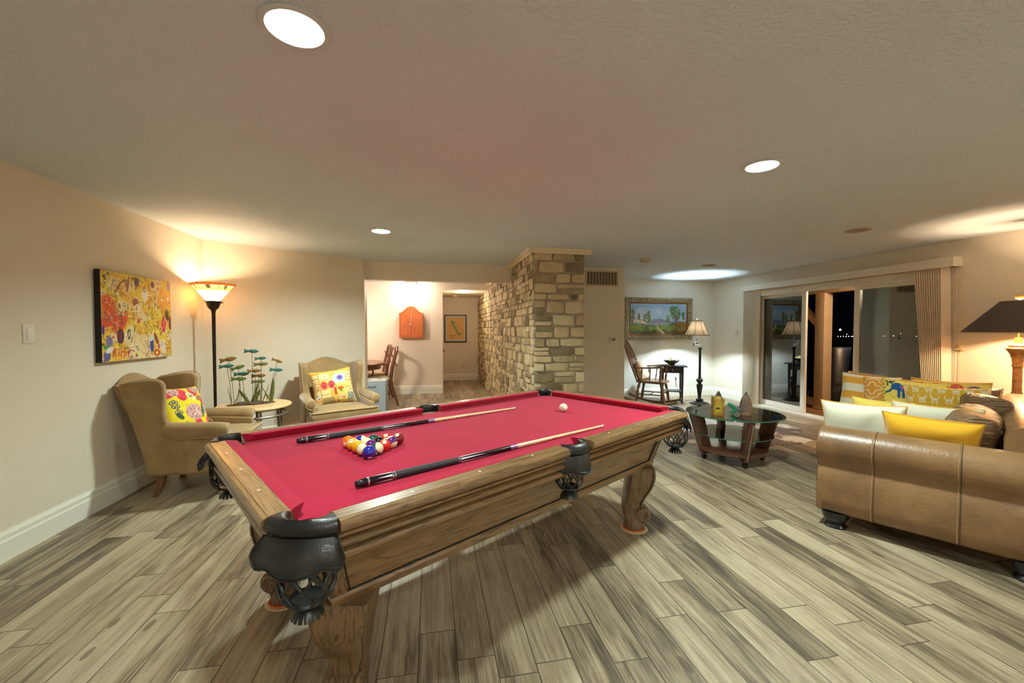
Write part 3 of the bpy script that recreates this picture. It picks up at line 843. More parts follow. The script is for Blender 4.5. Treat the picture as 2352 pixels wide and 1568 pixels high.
def wing_chair(label, loc, rz):
    t = thing('wing_chair', label, 'armchair', loc, rz, 'tan velvet wing chairs')
    # upholstered base, tapering to the rear
    m = M()
    def sec(z, xf, xr, wf, wr): return [(xr, -wr, z), (xr + .03, -wr - .01, z), (xf - .05, -wf, z), (xf, -wf + .03, z), (xf, wf - .03, z), (xf - .05, wf, z), (xr + .03, wr + .01, z), (xr, wr, z)]
    m.rings([sec(.175, .33, -.205, .33, .275), sec(.19, .335, -.212, .335, .28), (sec(.34, .335, -.25, .335, .29))])
    m.build('seat_base', VELVET, t, smooth=50)
    # inner back with a camel hump
    m = M(); nu, nv = 22, 16
    def bp(u, v, front):
        y = -.285 + .57 * u; q = 2 * u - 1
        top = .895 + .085 * math.cos(min(1, abs(q) / .92) * PI / 2) ** 1.3
        z = .33 + (top - .33) * v
        rake = -.15 - .245 * ((z - .33) / .6)
        bulge = .045 * math.sin(PI * min(1, v * 1.02)) ** .6 * (1 - .55 * q * q)
        edge = .05 * (max(0, v - .86) / .14) ** 2
        return (rake + (bulge - edge if front else -.075 + edge * .3), y, z)
    fr = [[bp(i / nu, j / nv, True) for j in range(nv + 1)] for i in range(nu + 1)]
    bk = [[bp(i / nu, j / nv, False) for j in range(nv + 1)] for i in range(nu + 1)]
    m.rings([f + b[::-1] for f, b in zip(fr, bk)])
    m.build('backrest', VELVET, t, smooth=60)
    for s in (-1, 1):
        # wing + outside panel in one outline
        outl = [(-.212, .20), (-.245, .34), (-.30, .52), (-.355, .72), (-.405, .895), (-.37, .915), (-.20, .935), (-.135, .93), (-.108, .895), (-.108, .80), (-.118, .68), (-.105, .60), (-.075, .565), (-.055, .54), (.02, .50), (.02, .20)]
        w = M().prism(rounded(outl, .022), 'y', -.036, .036, .030, 4)
        # the wing flares outward to the front and to the top
        for v in w.bm.verts:
            z = v.co.z; f = max(0, (z - .55) / .38)
            v.co.y += s * (.292 + .030 * min(1, max(0, (.55 - z)) / .3) + .028 * f * max(0, (v.co.x + .40) / .3)) + 0
        w.build('wing', VELVET, t, smooth=60)
        # outside arm panel below the arm roll
        p = M().prism(rounded([(-.13, .185), (.335, .185), (.335, .50), (-.06, .54), (-.13, .54)], .02), 'y', -.03, .03, .024, 4)
        for v in p.bm.verts:
            v.co.y += s * (.305)
        p.build('side_panel', VELVET, t, smooth=60)
        # rolled arm
        pts = [(-.10, s * .325, .560), (-.07, s * .332, .545), (0, s * .338, .538), (.16, s * .345, .530), (.27, s * .349, .524), (.318, s * .350, .520), (.330, s * .350, .520)]
        a = M().tube(pts, [.052, .056, .058, .060, .060, .057, .044], 18).build('arm', VELVET, t, smooth=60)
        M().tube([(.327, s * .350 + math.cos(k * PI / 8) * .047, .520 + math.sin(k * PI / 8) * .047) for k in range(-2, 11)] + [(.334, s * .306, .44), (.336, s * .306, .30)], .0045, 6).build('arm_piping', VPIPE, a)
        # piping round the wing edge down into the arm
        pe = [(-.395, .905), (-.30, .928), (-.20, .942), (-.13, .938), (-.100, .90), (-.100, .80), (-.109, .69), (-.098, .60), (-.070, .50), (-.03, .475), (.10, .468), (.28, .462)]
        pp = []
        for x, z in pe:
            f = max(0, (z - .55) / .38)
            y = .292 + .030 * min(1, max(0, .55 - z) / .3) + .028 * f * max(0, (x + .40) / .3) + .034
            if z < .56: y = .342 + .012
            pp.append((x, s * y, z))
        M().tube(pp, .0045, 6).build('wing_piping', VPIPE, t)
    # T-shaped seat cushion
    m = M(); cushion_mesh(m, -.17, .395, -.285, .285, .335, .455, .025, e=9)
    m.build('seat_cushion', VELVET, t, smooth=60)
    m = M(); cushion_mesh(m, .30, .405, -.365, .365, .338, .447, .004, e=8); m.build('cushion_front', VELVET, t, smooth=60)
    sq = lambda z: [(.398, -.345, z), (.405, -.30, z), (.407, 0, z + .004), (.405, .30, z), (.398, .345, z), (.34, .366, z)]
    for z in (.438, .350): M().tube([(.32, -.366, z)] + sq(z), .005, 6).build('cushion_piping', VPIPE, t)
    for x, y, dx, dy in ((.285, -.285, .006, -.004), (.285, .285, .006, .004), (-.17, -.235, -.045, -.012), (-.17, .235, -.045, .012)):
        m = M(); rg = []
        for i in range(6):
            f = i / 5; h = .027 - .009 * f; z = .18 * (1 - f); k = f * f
            rg.append([(x + dx * k + a * h, y + dy * k + b * h, z) for a, b in ((-1, -1), (1, -1), (1, 1), (-1, 1))])
        m.rings(rg); m.build('leg', CHLEG, t, smooth=20)
    return t
wing_chair('tan velvet wing chair at the left wall with the yellow floral pillow', (-1.955, 3.975, 0), math.radians(6)).scale = (1, .94, 1)
wing_chair('tan velvet wing chair against the angled wall with the patchwork pillow', (-1.09, 5.155, 0), math.radians(-63))

# prints -------------------------------------------------------------------
def floral():
    p = Paint(220, 220, (232, 208, 26)); r = random.Random(3)
    for cx, cy, R0 in ((.16, .84, .13), (.42, .80, .15), (.72, .86, .13), (.90, .62, .12), (.62, .16, .10), (.93, .22, .12)):
        p.ell(cx, cy, R0, R0 * .8, (206, 26, 62), r.random() * 3)
        for k in range(7): p.line([(cx - R0 * .8, cy - R0 * .6 + k * R0 * .2), (cx + R0 * .7, cy - R0 * .5 + k * R0 * .2)], .004, (240, 90, 90))
    for cx, cy, R0 in ((.58, .40, .20), (.28, .86, .12), (.88, .42, .12), (.80, .90, .11)):
        p.ell(cx, cy, R0, R0 * .85, (206, 160, 150), .4)
        for k in range(int(R0 * 420)):
            a, q = r.random() * 6.28, R0 * math.sqrt(r.random()) * .92
            p.ell(cx + q * math.cos(a), cy + q * .85 * math.sin(a), .011, .008, (104, 44, 84) if r.random() < .6 else (238, 206, 190), r.random() * 3, .4)
    p.ell(.78, .42, .03, .17, (60, 96, 40), -.2); p.ell(.24, .34, .05, .09, (44, 70, 40), .7)
    for k in range(9): p.ring(.16 + .045 * (k % 3) + .02 * (k // 3), .62 - .10 * (k // 3) + .02 * (k % 2), .030, .009, (34, 52, 58))
    for k in range(9): p.ell(.16 + .045 * (k % 3) + .02 * (k // 3), .62 - .10 * (k // 3) + .02 * (k % 2), .014, .014, (206, 190, 150))
    p.ell(.62, .74, .12, .075, (240, 226, 170), -.6); 
    for k in range(8): p.line([(.62, .74), (.62 + .11 * math.cos(k * .78), .74 + .085 * math.sin(k * .78))], .005, (120, 84, 40))
    p.ell(.80, .70, .08, .05, (150, 116, 70), .9); p.ell(.30, .12, .12, .07, (90, 110, 46), .5); p.ell(.30, .12, .07, .04, (220, 206, 120), .5)
    for k in range(60):
        x, y = r.random(), r.random(); p.line([(x, y), (x + r.uniform(-.02, .02), y + .025)], .003, (120, 110, 20), .7)
    return p
def patchwork():
    p = Paint(220, 220, (222, 176, 70)); r = random.Random(8)
    pal = [(226, 186, 92), (232, 170, 60), (206, 176, 120), (224, 196, 130), (236, 200, 110), (216, 160, 90)]
    xs = [0, .18, .42, .55, .78, 1]; 
    for i in range(5):
        y = 0
        while y < 1:
            h = r.uniform(.09, .19); p.rect(xs[i], y, xs[i + 1], y + h, r.choice(pal))
            p.line([(xs[i], y), (xs[i + 1], y)], .004, (150, 104, 40)); y += h
    for x in xs[1:-1]: p.line([(x, 0), (x, 1)], .004, (150, 104, 40))
    p.rect(.20, .70, .44, .88, (198, 190, 150)); p.rect(.50, .56, .80, .80, (176, 190, 196)); p.ell(.68, .70, .075, .075, (126, 96, 176)); p.ell(.68, .70, .03, .03, (70, 60, 130))
    for cx in (.28, .46):
        p.ell(cx, .54, .075, .11, (196, 34, 44)); p.ell(cx, .53, .05, .075, (226, 90, 84)); p.ell(cx, .52, .03, .05, (160, 16, 34))
    p.rect(.20, .02, .48, .20, (156, 132, 74)); p.rect(.50, .24, .56, .44, (190, 44, 40)); p.rect(.56, .22, .78, .46, (232, 186, 84))
    p.ell(.66, .40, .07, .035, (214, 60, 30)); p.ell(.66, .34, .03, .035, (90, 120, 40))
    p.rect(.02, .18, .17, .34, (214, 204, 170)); p.rect(.80, .04, .98, .26, (132, 140, 120)); p.rect(.80, .62, .99, .86, (222, 196, 140))
    for k in range(150):
        x, y = r.choice([(.05, .45), (.05, .55), (.88, .74), (.88, .15), (.10, .26), (.85, .35)]); 
        p.ell(x + r.uniform(-.05, .09), y + r.uniform(-.08, .08), .010, .008, r.choice([(90, 34, 60), (190, 60, 60), (60, 60, 90), (240, 230, 210)]), r.random() * 3, .4)
    for k in range(5): p.line([(.0, .60 + k * .075), (.18, .60 + k * .075)], .003, (150, 100, 40))
    p.rect(0, .92, 1, 1, (226, 168, 40), .8); p.rect(.32, .0, .42, .02, (30, 20, 16))
    p.ell(.70, .12, .02, .03, (190, 60, 40)); p.ell(.58, .05, .03, .02, (170, 90, 30))
    return p
pillow('throw_pillow', 'bright yellow floral pillow on the left wing chair', 'pillow', .43, .42, .15, floral(), (206, 176, 48), (-1.99, 3.91, .462), math.radians(-14), .42, .10, 'wing chair pillows', seed=4)
pillow('throw_pillow', 'orange patchwork pillow on the wing chair by the angled wall', 'pillow', .45, .42, .15, patchwork(), (214, 160, 60), (-1.085, 5.095, .470), math.radians(-72), .36, -.13, 'wing chair pillows', seed=6)

# ================================================================== TORCHIERE
BRONZE = mat('dark_bronze', C(40, 30, 24), .35, metal=.6, var=C(58, 44, 34), vscale=10)
tl = thing('torchiere_lamp', 'tall dark torchiere floor lamp with stained glass shade in the corner', 'floor lamp', (-2.185, 4.765, 0))
M().lathe([(0, 0), (.135, 0), (.138, .010), (.12, .024), (.05, .034), (.022, .05), (.0, .05)], 40).build('base', BRONZE, tl)
M().lathe([(.012, .04), (.0125, .30), (.0155, 1.10), (.017, 1.48), (.024, 1.53)], 20).build('pole', BRONZE, tl)
M().lathe([(.018, 1.52), (.034, 1.528), (.050, 1.55), (.066, 1.600), (.074, 1.604), (.080, 1.610), (.0, 1.612)], 28).build('socket_cup', BRONZE, tl)
M().tube([(.06, -.02, 1.595), (.092, -.03, 1.595)], .004, 8).sphere((.096, -.031, 1.595), .008, 10, 8).build('switch_knob', BRONZE, tl)
def shade_glass():
    n = N('stained_glass'); v = n.obj(); s = n.nd('SeparateXYZ', {0: v})
    z = s.outputs[2]
    c = n.ramp(n.nd('MapRange', {0: z, 1: 1.61, 2: 1.785, 3: 0.0, 4: 1.0}).outputs[0], [(0, C(255, 226, 166)), (.60, C(250, 214, 146)), (.62, C(226, 150, 60)), (.70, C(232, 170, 90)), (.80, C(226, 190, 130)), (.90, C(226, 120, 44)), (.915, C(206, 62, 20))])
    n.t.nodes['Color Ramp'].color_ramp.interpolation = 'CONSTANT'
    st = n.noise(v, 18, 3, .6)
    c = n.mix(.25, c, n.ramp(st, [(.3, C(230, 180, 110)), (.7, C(255, 244, 214))]), 'MULTIPLY')
    d = n.nd('BsdfTranslucent', {'Color': c}); g = n.nd('BsdfTransparent', {'Color': c}); mx = n.nd('MixShader', {0: .12})
    n.t.links.new(d.outputs[0], mx.inputs[1]); n.t.links.new(g.outputs[0], mx.inputs[2])
    mx2 = n.nd('MixShader', {0: .15}); n.t.links.new(mx.outputs[0], mx2.inputs[1]); n.t.links.new(n.b.outputs[0], mx2.inputs[2])
    n.p(col=c, rough=.2); n.t.links.new(mx2.outputs[0], n.out.inputs[0]); return n.m
SG = shade_glass(); LEAD = mat('lead_came', C(70, 46, 24), .5)
def hexp(r, z, k, off=.20): a = 2 * PI * k / 6 + off; return (r * math.cos(a), r * math.sin(a), z)
m = M(); m.rings([[hexp(r, z, k) for k in range(6)] for r, z in ((.060, 1.612), (.198, 1.785))], True, (False, False))
sh = m.build('glass_shade', SG, tl, smooth=0, recalc=False)
m = M()
for k in range(6): m.tube([hexp(.060, 1.612, k), hexp(.198, 1.785, k)], .0022, 6)
for r, z in ((.060, 1.612), (.1985, 1.785), (.147, 1.721), (.156, 1.732), (.1645, 1.743), (.174, 1.755), (.184, 1.768)):
    m.tube([hexp(r, z, k) for k in range(6)], .0016 if r < .198 else .003, 6, closed=True)
for k in range(6):
    for f in (.2, .4, .6, .8):
        a, b, c, d = Vector(hexp(.060, 1.612, k)), Vector(hexp(.060, 1.612, k + 1)), Vector(hexp(.147, 1.721, k)), Vector(hexp(.147, 1.721, k + 1))
        m.tube([a.lerp(b, f), c.lerp(d, f)], .0010, 5)
m.build('lead_strips', LEAD, sh)
m = M()
for k in range(6):
    a, b = Vector(hexp(.158, 1.734, k)), Vector(hexp(.158, 1.734, k + 1)); c, d = Vector(hexp(.181, 1.764, k)), Vector(hexp(.181, 1.764, k + 1))
    q = [a.lerp(b, .38), a.lerp(b, .58), c.lerp(d, .56), c.lerp(d, .34)]
    nrm = (b - a).cross(c - a).normalized() * .002
    m.rings([[p + nrm for p in q], [p - nrm for p in q]])
m.build('clear_squares', mat('pale_art_glass', C(250, 236, 206), .2, trans=.3), sh, smooth=0)
M().sphere((0, 0, 1.69), .020, 16, 12).build('bulb', N('warm_bulb').p(em=(1, .62, .28, 1), ems=25).m, tl)

# ================================================================== ROUND SIDE TABLE + FISH SCULPTURE
PALE = wood('pale_table_top', C(206, 166, 116), C(226, 190, 140), 0, .7, .4)
TUBE = mat('grey_tube_metal', C(146, 132, 118), .35, metal=.7)
st = thing('side_table', 'round pale wood side table with grey tube legs under the fish sculpture', 'side table', (-1.79, 4.69, 0))
M().lathe([(0, .528), (.333, .528), (.340, .534), (.340, .546), (.334, .552), (0, .552)], 64).build('table_top', PALE, st, smooth=40)
m = M(); m.tube([(.27 * math.cos(2 * PI * i / 40), .27 * math.sin(2 * PI * i / 40), .517) for i in range(40)], .011, 10, closed=True)
m.build('apron_ring', TUBE, st)
M().tube([(.305 * math.cos(2 * PI * i / 40), .305 * math.sin(2 * PI * i / 40), .455) for i in range(40)], .012, 10, closed=True).build('rail_ring', TUBE, st)
for k in range(3):
    a = math.radians(-62 + 120 * k)
    M().tube([(.25 * math.cos(a), .25 * math.sin(a), .528), (.285 * math.cos(a), .285 * math.sin(a), .44), (.31 * math.cos(a), .31 * math.sin(a), 0)], [.026, .025, .018], 12).build('leg', TUBE, st)
fs = thing('fish_sculpture', 'metal school of green and gold fish on wire stems and driftwood', 'sculpture', (-1.82, 4.70, .552), math.radians(-2))
fs.rotation_euler[2] = math.radians(24)     # its plane runs across the table
DRIFT = mat('driftwood', C(92, 76, 62), .9, var=C(64, 52, 44), vscale=30, bump=.6, bscale=60)
m = M(); rg = []
for i in range(15):
    f = i / 14; w = math.sin(PI * min(1, max(0.02, f))) ** .6
    rg.append([(-.215 + .43 * f, .055 * w * math.cos(2 * PI * k / 12) + .012 * math.sin(f * 7), max(0, .020 * w * (math.sin(2 * PI * k / 12) + .55) + .006 * math.sin(f * 19 + k))) for k in range(12)])
m.rings(rg); m.build('driftwood_base', DRIFT, fs, smooth=60)
WIRE = mat('bronze_wire', C(84, 70, 50), .45, metal=.5)
def fish_mesh(cname, col, col2):
    if 'fish_' + cname not in MATS:
        n = N('fish_' + cname); v = n.obj()
        s = n.nd('SeparateXYZ', {0: v})
        f = n.math('ADD', n.math('MULTIPLY', s.outputs[2], 22.0), n.noise(v, 60, 3, .6))
        c = n.ramp(f, [(.25, col2), (.6, col), (.9, col)])
        vo = n.nd('TexVoronoi', {'Vector': v, 'Scale': 170.0}).outputs['Distance']
        n.bump(vo, .4, .002); n.p(col=c, rough=.4, metal=.35)
    return MATS['fish_' + cname]
def fish(px, pz, L, cname, col, col2, tilt, yoff):
    """one flat metal fish, nose to +x"""
    up = [(-.50, .17), (-.43, .10), (-.36, .045), (-.26, .05), (-.12, .11), (.06, .155), (.22, .15), (.36, .105), (.46, .045), (.50, 0)]
    lo = [(.46, -.05), (.36, -.10), (.22, -.145), (.06, -.145), (-.12, -.095), (-.26, -.04), (-.36, -.035), (-.44, -.12), (-.50, -.18), (-.46, -.06), (-.445, 0), (-.465, .07)]
    m = M(); ol = up + lo
    ce = Vector((.05, 0, 0))
    th = lambda x: .055 * max(.12, 1 - ((x - .12) / .45) ** 2)
    rg = []
    for sc, k in ((1.0, .02), (.86, .6), (.55, .92), (.05, 1.0)):
        rg.append([(x * sc + .05 * (1 - sc), -k * th(x), z * sc) for x, z in ol])
    m.rings(rg, True, (False, True))
    rg2 = [[(x, -y, z) for x, y, z in r] for r in rg]; m.rings(rg2, True, (False, True))
    o = m.build('fish', fish_mesh(cname, col, col2), fs, smooth=60)
    o.matrix_local = T((px, yoff, pz), 0, 0, tilt) @ Matrix.Scale(L, 4)
    e = M()
    for s in (-1, 1): e.sphere((.40, s * .030, .02), .022, 10, 8)
    e.build('eye', mat('fish_eye', C(40, 30, 20), .3), o)
    return o
TEAL = (C(74, 128, 118), C(46, 92, 84)); GRNF = (C(112, 128, 56), C(84, 104, 40)); GOLD = (C(152, 118, 54), C(120, 88, 40)); OLV = (C(126, 126, 74), C(100, 96, 52))
FISH = [  # across, height, length, colour, tilt, base across, depth
 (.005, .548, .135, 'teal', TEAL, .05, .01, .01), (-.195, .470, .150, 'gold', GOLD, -.18, -.15, .02), (-.21, .405, .130, 'teal', TEAL, -.08, -.17, -.02), (-.115, .385, .130, 'green', GRNF, -.30, -.09, .0),
 (.085, .470, .110, 'teal', TEAL, -.05, .09, .03), (.085, .412, .135, 'olive', OLV, -.03, .08, -.01), (-.085, .318, .140, 'teal', TEAL, -.02, -.06, .02), (.025, .345, .130, 'gold', GOLD, -.02, .04, -.03),
 (-.110, .272, .140, 'green', GRNF, .02, -.11, -.03), (.065, .290, .135, 'gold', GOLD, -.02, .055, .02), (.060, .232, .130, 'olive', OLV, .02, .075, .0), (.235, .440, .110, 'gold', GOLD, .42, .15, .0), (.225, .345, .130, 'teal', TEAL, .10, .165, -.02)]
w = M()
for x, z, L, cn, (c1, c2), tl_, bx, yo in FISH:
    fish(x, z, L, cn, c1, c2, tl_, yo * .6)
    w.tube([(bx, yo * .8, .02), (bx + (x - bx) * .35 + .004, yo * .7, z * .5), (x + .005, yo * .6, z - .008)], .0021, 6)
w.build('wire_stems', WIRE, fs)
LEAFM = mat('sea_grass', C(112, 118, 46), .5, var=C(78, 84, 36), vscale=40, metal=.2)
g = M(); r_ = random.Random(5)
for bx, h, lean, wd in ((-.17, .20, -.03, .004), (-.13, .22, .03, .004), (-.155, .12, .05, .004), (-.02, .17, -.09, .016), (0, .15, .08, .022), (.01, .22, .05, .012), (.045, .26, .0, .004), (.08, .23, .02, .004), (.10, .20, .06, .005), (.175, .20, -.09, .005), (.18, .26, .02, .020), (.17, .14, -.06, .008), (-.05, .19, -.02, .004), (.12, .12, .05, .004), (.02, .30, .015, .003), (.06, .20, -.03, .004)):
    y = r_.uniform(-.03, .03)
    g.tube([(bx, y, .012), (bx + lean * .3, y, h * .35), (bx + lean * .75, y, h * .7), (bx + lean, y, h)], [wd * .6, wd, wd * .8, .001], 6, flat=(1, .25))
    if wd > .012:
        for q in (.5, .7): g.tube([(bx + lean * q, y, h * q), (bx + lean * q + .03, y, h * q + .03)], [.004, .001], 5)
g.build('sea_grass', LEAFM, fs)

# ================================================================== LEFT WALL: painting, switch, outlet
def abstract():
    p = Paint(330, 270, (220, 186, 60)); r = random.Random(17)
    a, b = p.noise(7, 6, 1), p.noise(16, 13, 2)
    p.put((a * .6 + b * .4 > .5) * .6, (232, 200, 70)); p.put(smoothstep(.55, .7, p.noise(9, 7, 4)) * .55, (216, 150, 50))
    p.put(smoothstep(.6, .75, p.noise(8, 8, 9)) * .7, (226, 210, 190))
    for cx, cy, q in ((.10, .56, .13), (.16, .44, .12), (.08, .66, .09), (.26, .46, .10), (.04, .42, .08), (.20, .36, .07)): p.ell(cx, cy, q, q * .8, (206, 62, 28), r.random() * 3, .5, .85)
    pal = [(64, 52, 48), (80, 70, 66), (234, 226, 206), (240, 208, 60), (196, 60, 34), (150, 84, 50), (226, 160, 60), (244, 238, 224), (110, 60, 60), (70, 80, 110)]
    for k in range(520):
        x, y = r.random(), r.random(); a0 = r.random() * 6.28; c = r.choice(pal); pts = [(x, y)]
        for q in range(r.randint(2, 5)):
            a0 += r.uniform(-1.3, 1.3); L = r.uniform(.008, .03); x += L * math.cos(a0) / p.asp; y += L * math.sin(a0); pts.append((x, y))
        p.line(pts, r.uniform(.002, .0055), c, .85)
    for k in range(60): p.ell(r.random(), r.random(), r.uniform(.008, .03), r.uniform(.006, .02), r.choice(pal), r.random() * 3, .35, .8)
    p.ell(.23, .28, .055, .085, (66, 40, 44)); p.ell(.23, .28, .03, .06, (120, 30, 60)); p.ell(.34, .30, .025, .06, (60, 52, 50)); p.ell(.34, .30, .010, .035, (232, 226, 214))
    p.ell(.87, .42, .045, .09, (206, 40, 44)); p.line([(.85, .36), (.89, .48)], .006, (240, 130, 130)); p.line([(.89, .36), (.86, .47)], .005, (240, 130, 130)); p.ell(.985, .44, .03, .09, (130, 40, 40))
    p.ell(.93, .55, .04, .08, (76, 66, 30), .2); p.ell(.48, .46, .02, .03, (200, 40, 40)); p.ell(.44, .68, .05, .05, (140, 80, 50)); p.line([(.42, .62), (.47, .66), (.49, .58), (.40, .57)], .008, (236, 222, 200))
    p.ell(.67, .16, .035, .09, (46, 66, 150)); p.ell(.66, .24, .03, .03, (190, 210, 214)); p.ell(.79, .14, .03, .03, (190, 50, 130)); p.ell(.74, .24, .03, .08, (140, 70, 40), .5)
    for k in range(6): p.line([(.80, .12 + .02 * k), (.90, .06 + .03 * k)], .006, (226, 222, 226))
    p.ell(.09, .22, .05, .06, (120, 110, 150)); p.ell(.06, .07, .05, .06, (90, 90, 150)); p.ell(.05, .16, .04, .025, (70, 150, 60)); p.ell(.02, .35, .02, .05, (70, 40, 120)); p.ell(.09, .13, .06, .03, (222, 222, 226), .4)
    p.ell(.46, .92, .04, .05, (70, 64, 90)); p.ell(.70, .92, .035, .04, (90, 70, 100)); p.ell(.58, .78, .06, .08, (230, 222, 206)); p.ring(.57, .84, .022, .006, (60, 54, 60)); p.line([(.20, .80), (.24, .88), (.30, .93), (.33, .82)], .008, (84, 60, 50)); p.ell(.34, .88, .02, .10, (150, 90, 70), -.2)
    p.ell(.88, .75, .12, .15, (226, 160, 66), 0, .4, .8); p.ell(.85, .74, .02, .02, (246, 226, 206)); p.ell(.95, .76, .02, .025, (246, 226, 206)); p.ell(.97, .92, .04, .06, (140, 130, 170), .3, .4)
    p.ell(.75, .06, .06, .04, (190, 34, 34)); p.ell(.75, .06, .035, .022, (226, 206, 60))
    # the signature, in red brush letters at the lower left
    R0 = (196, 30, 24)
    x0, y0, s = .135, .055, .085
    def L(pts): p.line([(x0 + x * s / p.asp, y0 + y * s) for x, y in pts], .0058, R0)
    L([(0, 0), (.1, 1)]); L([(.55, 1.05), (.1, .45), (.62, -.05)])            # K
    L([(.95, .05), (.98, .55)]); L([(1.02, .86), (1.03, .9)])                   # i
    L([(1.35, .0), (1.4, .6)]); L([(1.38, .42), (1.55, .62), (1.72, .6)])         # r
    L([(1.95, .95), (2.0, -.05)]); L([(2.0, .45), (2.3, .5), (2.4, .2), (2.2, -.08), (2.0, 0)])  # b
    L([(2.62, .5), (2.78, .08)]); L([(3.1, .6), (2.78, .08), (2.6, -.42)])       # y
    return p
# canvas on the left wall (faces +x)
pt = thing('canvas_painting', 'large yellow and red abstract canvas on the left wall', 'painting', (XL, 3.958, 1.42), PI / 2)
M().box(-.415, -.042, -.342, .415, -.002, .342, .003).build('canvas_edge', mat('black_canvas_edge', C(22, 20, 20), .7), pt, smooth=0)
picture('painted_face', .826, .68, 330, 270, MATS['canvas_paint'], pt, abstract(), T((0, -.0425, 0)))
sw = thing('light_switch', 'white rocker light switch plate on the left wall', 'light switch', (XL, 3.035, 1.294), PI / 2)
M().box(-.037, -.006, -.058, .037, 0, .058, .003).build('plate', WHITEP, sw)
M().box(-.017, -.010, -.033, .017, -.004, .033, .002).build('rocker', mat('switch_rocker', C(236, 230, 218), .3), sw)
ot = thing('wall_outlet', 'cream blank cover plate low on the left wall behind the wing chair', 'wall plate', (XL, 3.708, .376), PI / 2)
M().box(-.037, -.006, -.060, .037, 0, .060, .003).build('plate', mat('cream_plate', C(216, 206, 176), .4), ot)
# ================================================================== DINING ROOM BEYOND THE OPENING
CHERRY = wood('mahogany', C(74, 38, 24), C(128, 72, 44), 2, 1.2, .3)
CREAMF = mat('cream_upholstery', C(216, 192, 150), .85, bump=.2, bscale=300)
GREYP = mat('pale_grey_plastic', C(176, 186, 194), .4)
ap = thing('air_appliance', 'pale grey boxy room appliance with recessed handle just inside the dining opening', 'appliance', (-.858, 6.60, 0))
M().box(-.190, -.19, .03, .190, .19, .545, .012, 3).build('body', GREYP, ap)
M().box(-.190, -.19, .545, .190, .19, .562, .006).build('top_panel', mat('pale_lid', C(206, 208, 212), .35), ap)
M().box(-.10, -.193, .455, .06, -.186, .485, .003).build('handle_slot', mat('slot_shade', C(120, 130, 138), .5), ap)
M().box(-.16, -.15, .561, -.05, .12, .564).build('vent_grille', mat('grille_grey', C(150, 146, 150), .5), ap)
M().lathe([(0, .010), (.020, .010), (.024, 0)], 20, (.075, .03, .562)).build('control_knob', CHROME, ap)
m = M()
for k in range(14): m.box(.1895, -.14, .08 + .03 * k, .1915, .14, .092 + .03 * k)
m.build('side_louvres', mat('louvre_dark', C(136, 124, 110), .5), ap, smooth=0)
for x in (-.15, .15):
    for y in (-.15, .15): M().lathe([(0, -.02), (.025, -.02), (.025, .02), (0, .02)], 16, mtx=T((x, y, .025), 0, PI / 2)).build('caster', BLACKM, ap)
# table
dt = thing('dining_table', 'dark round pedestal dining table left of the dining chairs', 'table', (-1.47, 7.62, 0))
M().lathe([(0, .715), (.655, .715), (.672, .728), (.672, .742), (.66, .752), (0, .752)], 64).build('table_top', CHERRY, dt, smooth=40)
M().lathe([(.58, .64), (.60, .64), (.60, .716), (.58, .716)], 48, cap=False).build('apron', CHERRY, dt)
M().lathe([(.0, .02), (.28, .02), (.28, .05), (.10, .10), (.06, .20), (.09, .34), (.06, .50), (.10, .64), (.0, .70)], 32).build('pedestal', CHERRY, dt)
def dining_chair(label, loc, rz, arms):
    t = thing('dining_chair', label, 'dining chair', loc, rz, 'dining chairs')
    cushion = M(); cushion_mesh(cushion, -.20, .25, -.24, .24, .435, .495, .012, e=6); cushion.build('seat', CREAMF, t, smooth=60)
    M().prism(rounded([(-.22, -.20), (.25, -.25), (.25, .25), (-.22, .20)], .03), 'z', .375, .44, .006).build('seat_frame', CHERRY, t, smooth=40)
    for s in (-1, 1):
        M().tube([(-.335, s * .190, 0), (-.285, s * .190, .16), (-.235, s * .192, .34), (-.215, s * .195, .46), (-.235, s * .195, .62), (-.270, s * .212, .78), (-.300, s * .228, .90), (-.316, s * .222, .97), (-.324, s * .185, 1.008), (-.327, s * .13, 1.012), (-.327, s * .075, .992), (-.327, 0, 1.005)],
                 [.016, .019, .023, .025, .022, .019, .018, .018, .018, .017, .018, .02], 10, flat=(1.0, 1.25)).build('back_post', CHERRY, t)
        M().tube([(.215, s * .205, .38), (.235, s * .215, .30), (.225, s * .210, .16), (.222, s * .208, .05), (.240, s * .214, .0)], [.032, .034, .022, .017, .026], 12).build('leg', CHERRY, t)
        if arms:
            M().tube([(-.245, s * .215, .66), (-.05, s * .275, .665), (.12, s * .285, .66), (.185, s * .262, .645), (.195, s * .245, .625)], [.016, .019, .021, .022, .015], 10, flat=(.8, 1.2)).build('arm', CHERRY, t)
            M().tube([(.13, s * .283, .655), (.085, s * .285, .60), (.045, s * .275, .53), (.07, s * .255, .46), (.10, s * .245, .40)], .017, 10).build('arm_support', CHERRY, t)
    # vase-shaped splat following the back's curve
    pr = [(.44, .085), (.50, .075), (.56, .040), (.62, .052), (.70, .072), (.76, .070), (.82, .045), (.86, .030), (.88, .042), (.90, .030), (.94, .034), (.98, .060), (1.01, .052), (1.03, .020)]
    rg = []
    for z, w in pr:
        x = -.214 - .115 * float(smoothstep(.5, 1.0, np.array(z)))
        rg.append([(x - .008, -w, z), (x + .008, -w, z), (x + .008, w, z), (x - .008, w, z)])
    M().rings(rg).build('back_splat', CHERRY, t, smooth=30)
    m = M()
    for s in (-1, 1): m.tube([(-.318 + .09 * (1 - f), s * (.05 + .035 * math.sin(PI * f)), .90 - .22 * f) for f in np.linspace(0, 1, 8)], .008, 8)
    m.build('splat_ribs', CHERRY, t)
    return t
dining_chair('dark carved dining chair without arms nearest the grey appliance', (-.915, 7.56, 0), math.radians(187), False)
dining_chair('dark carved dining armchair behind the armless dining chair', (-1.10, 8.42, 0), math.radians(196), True)
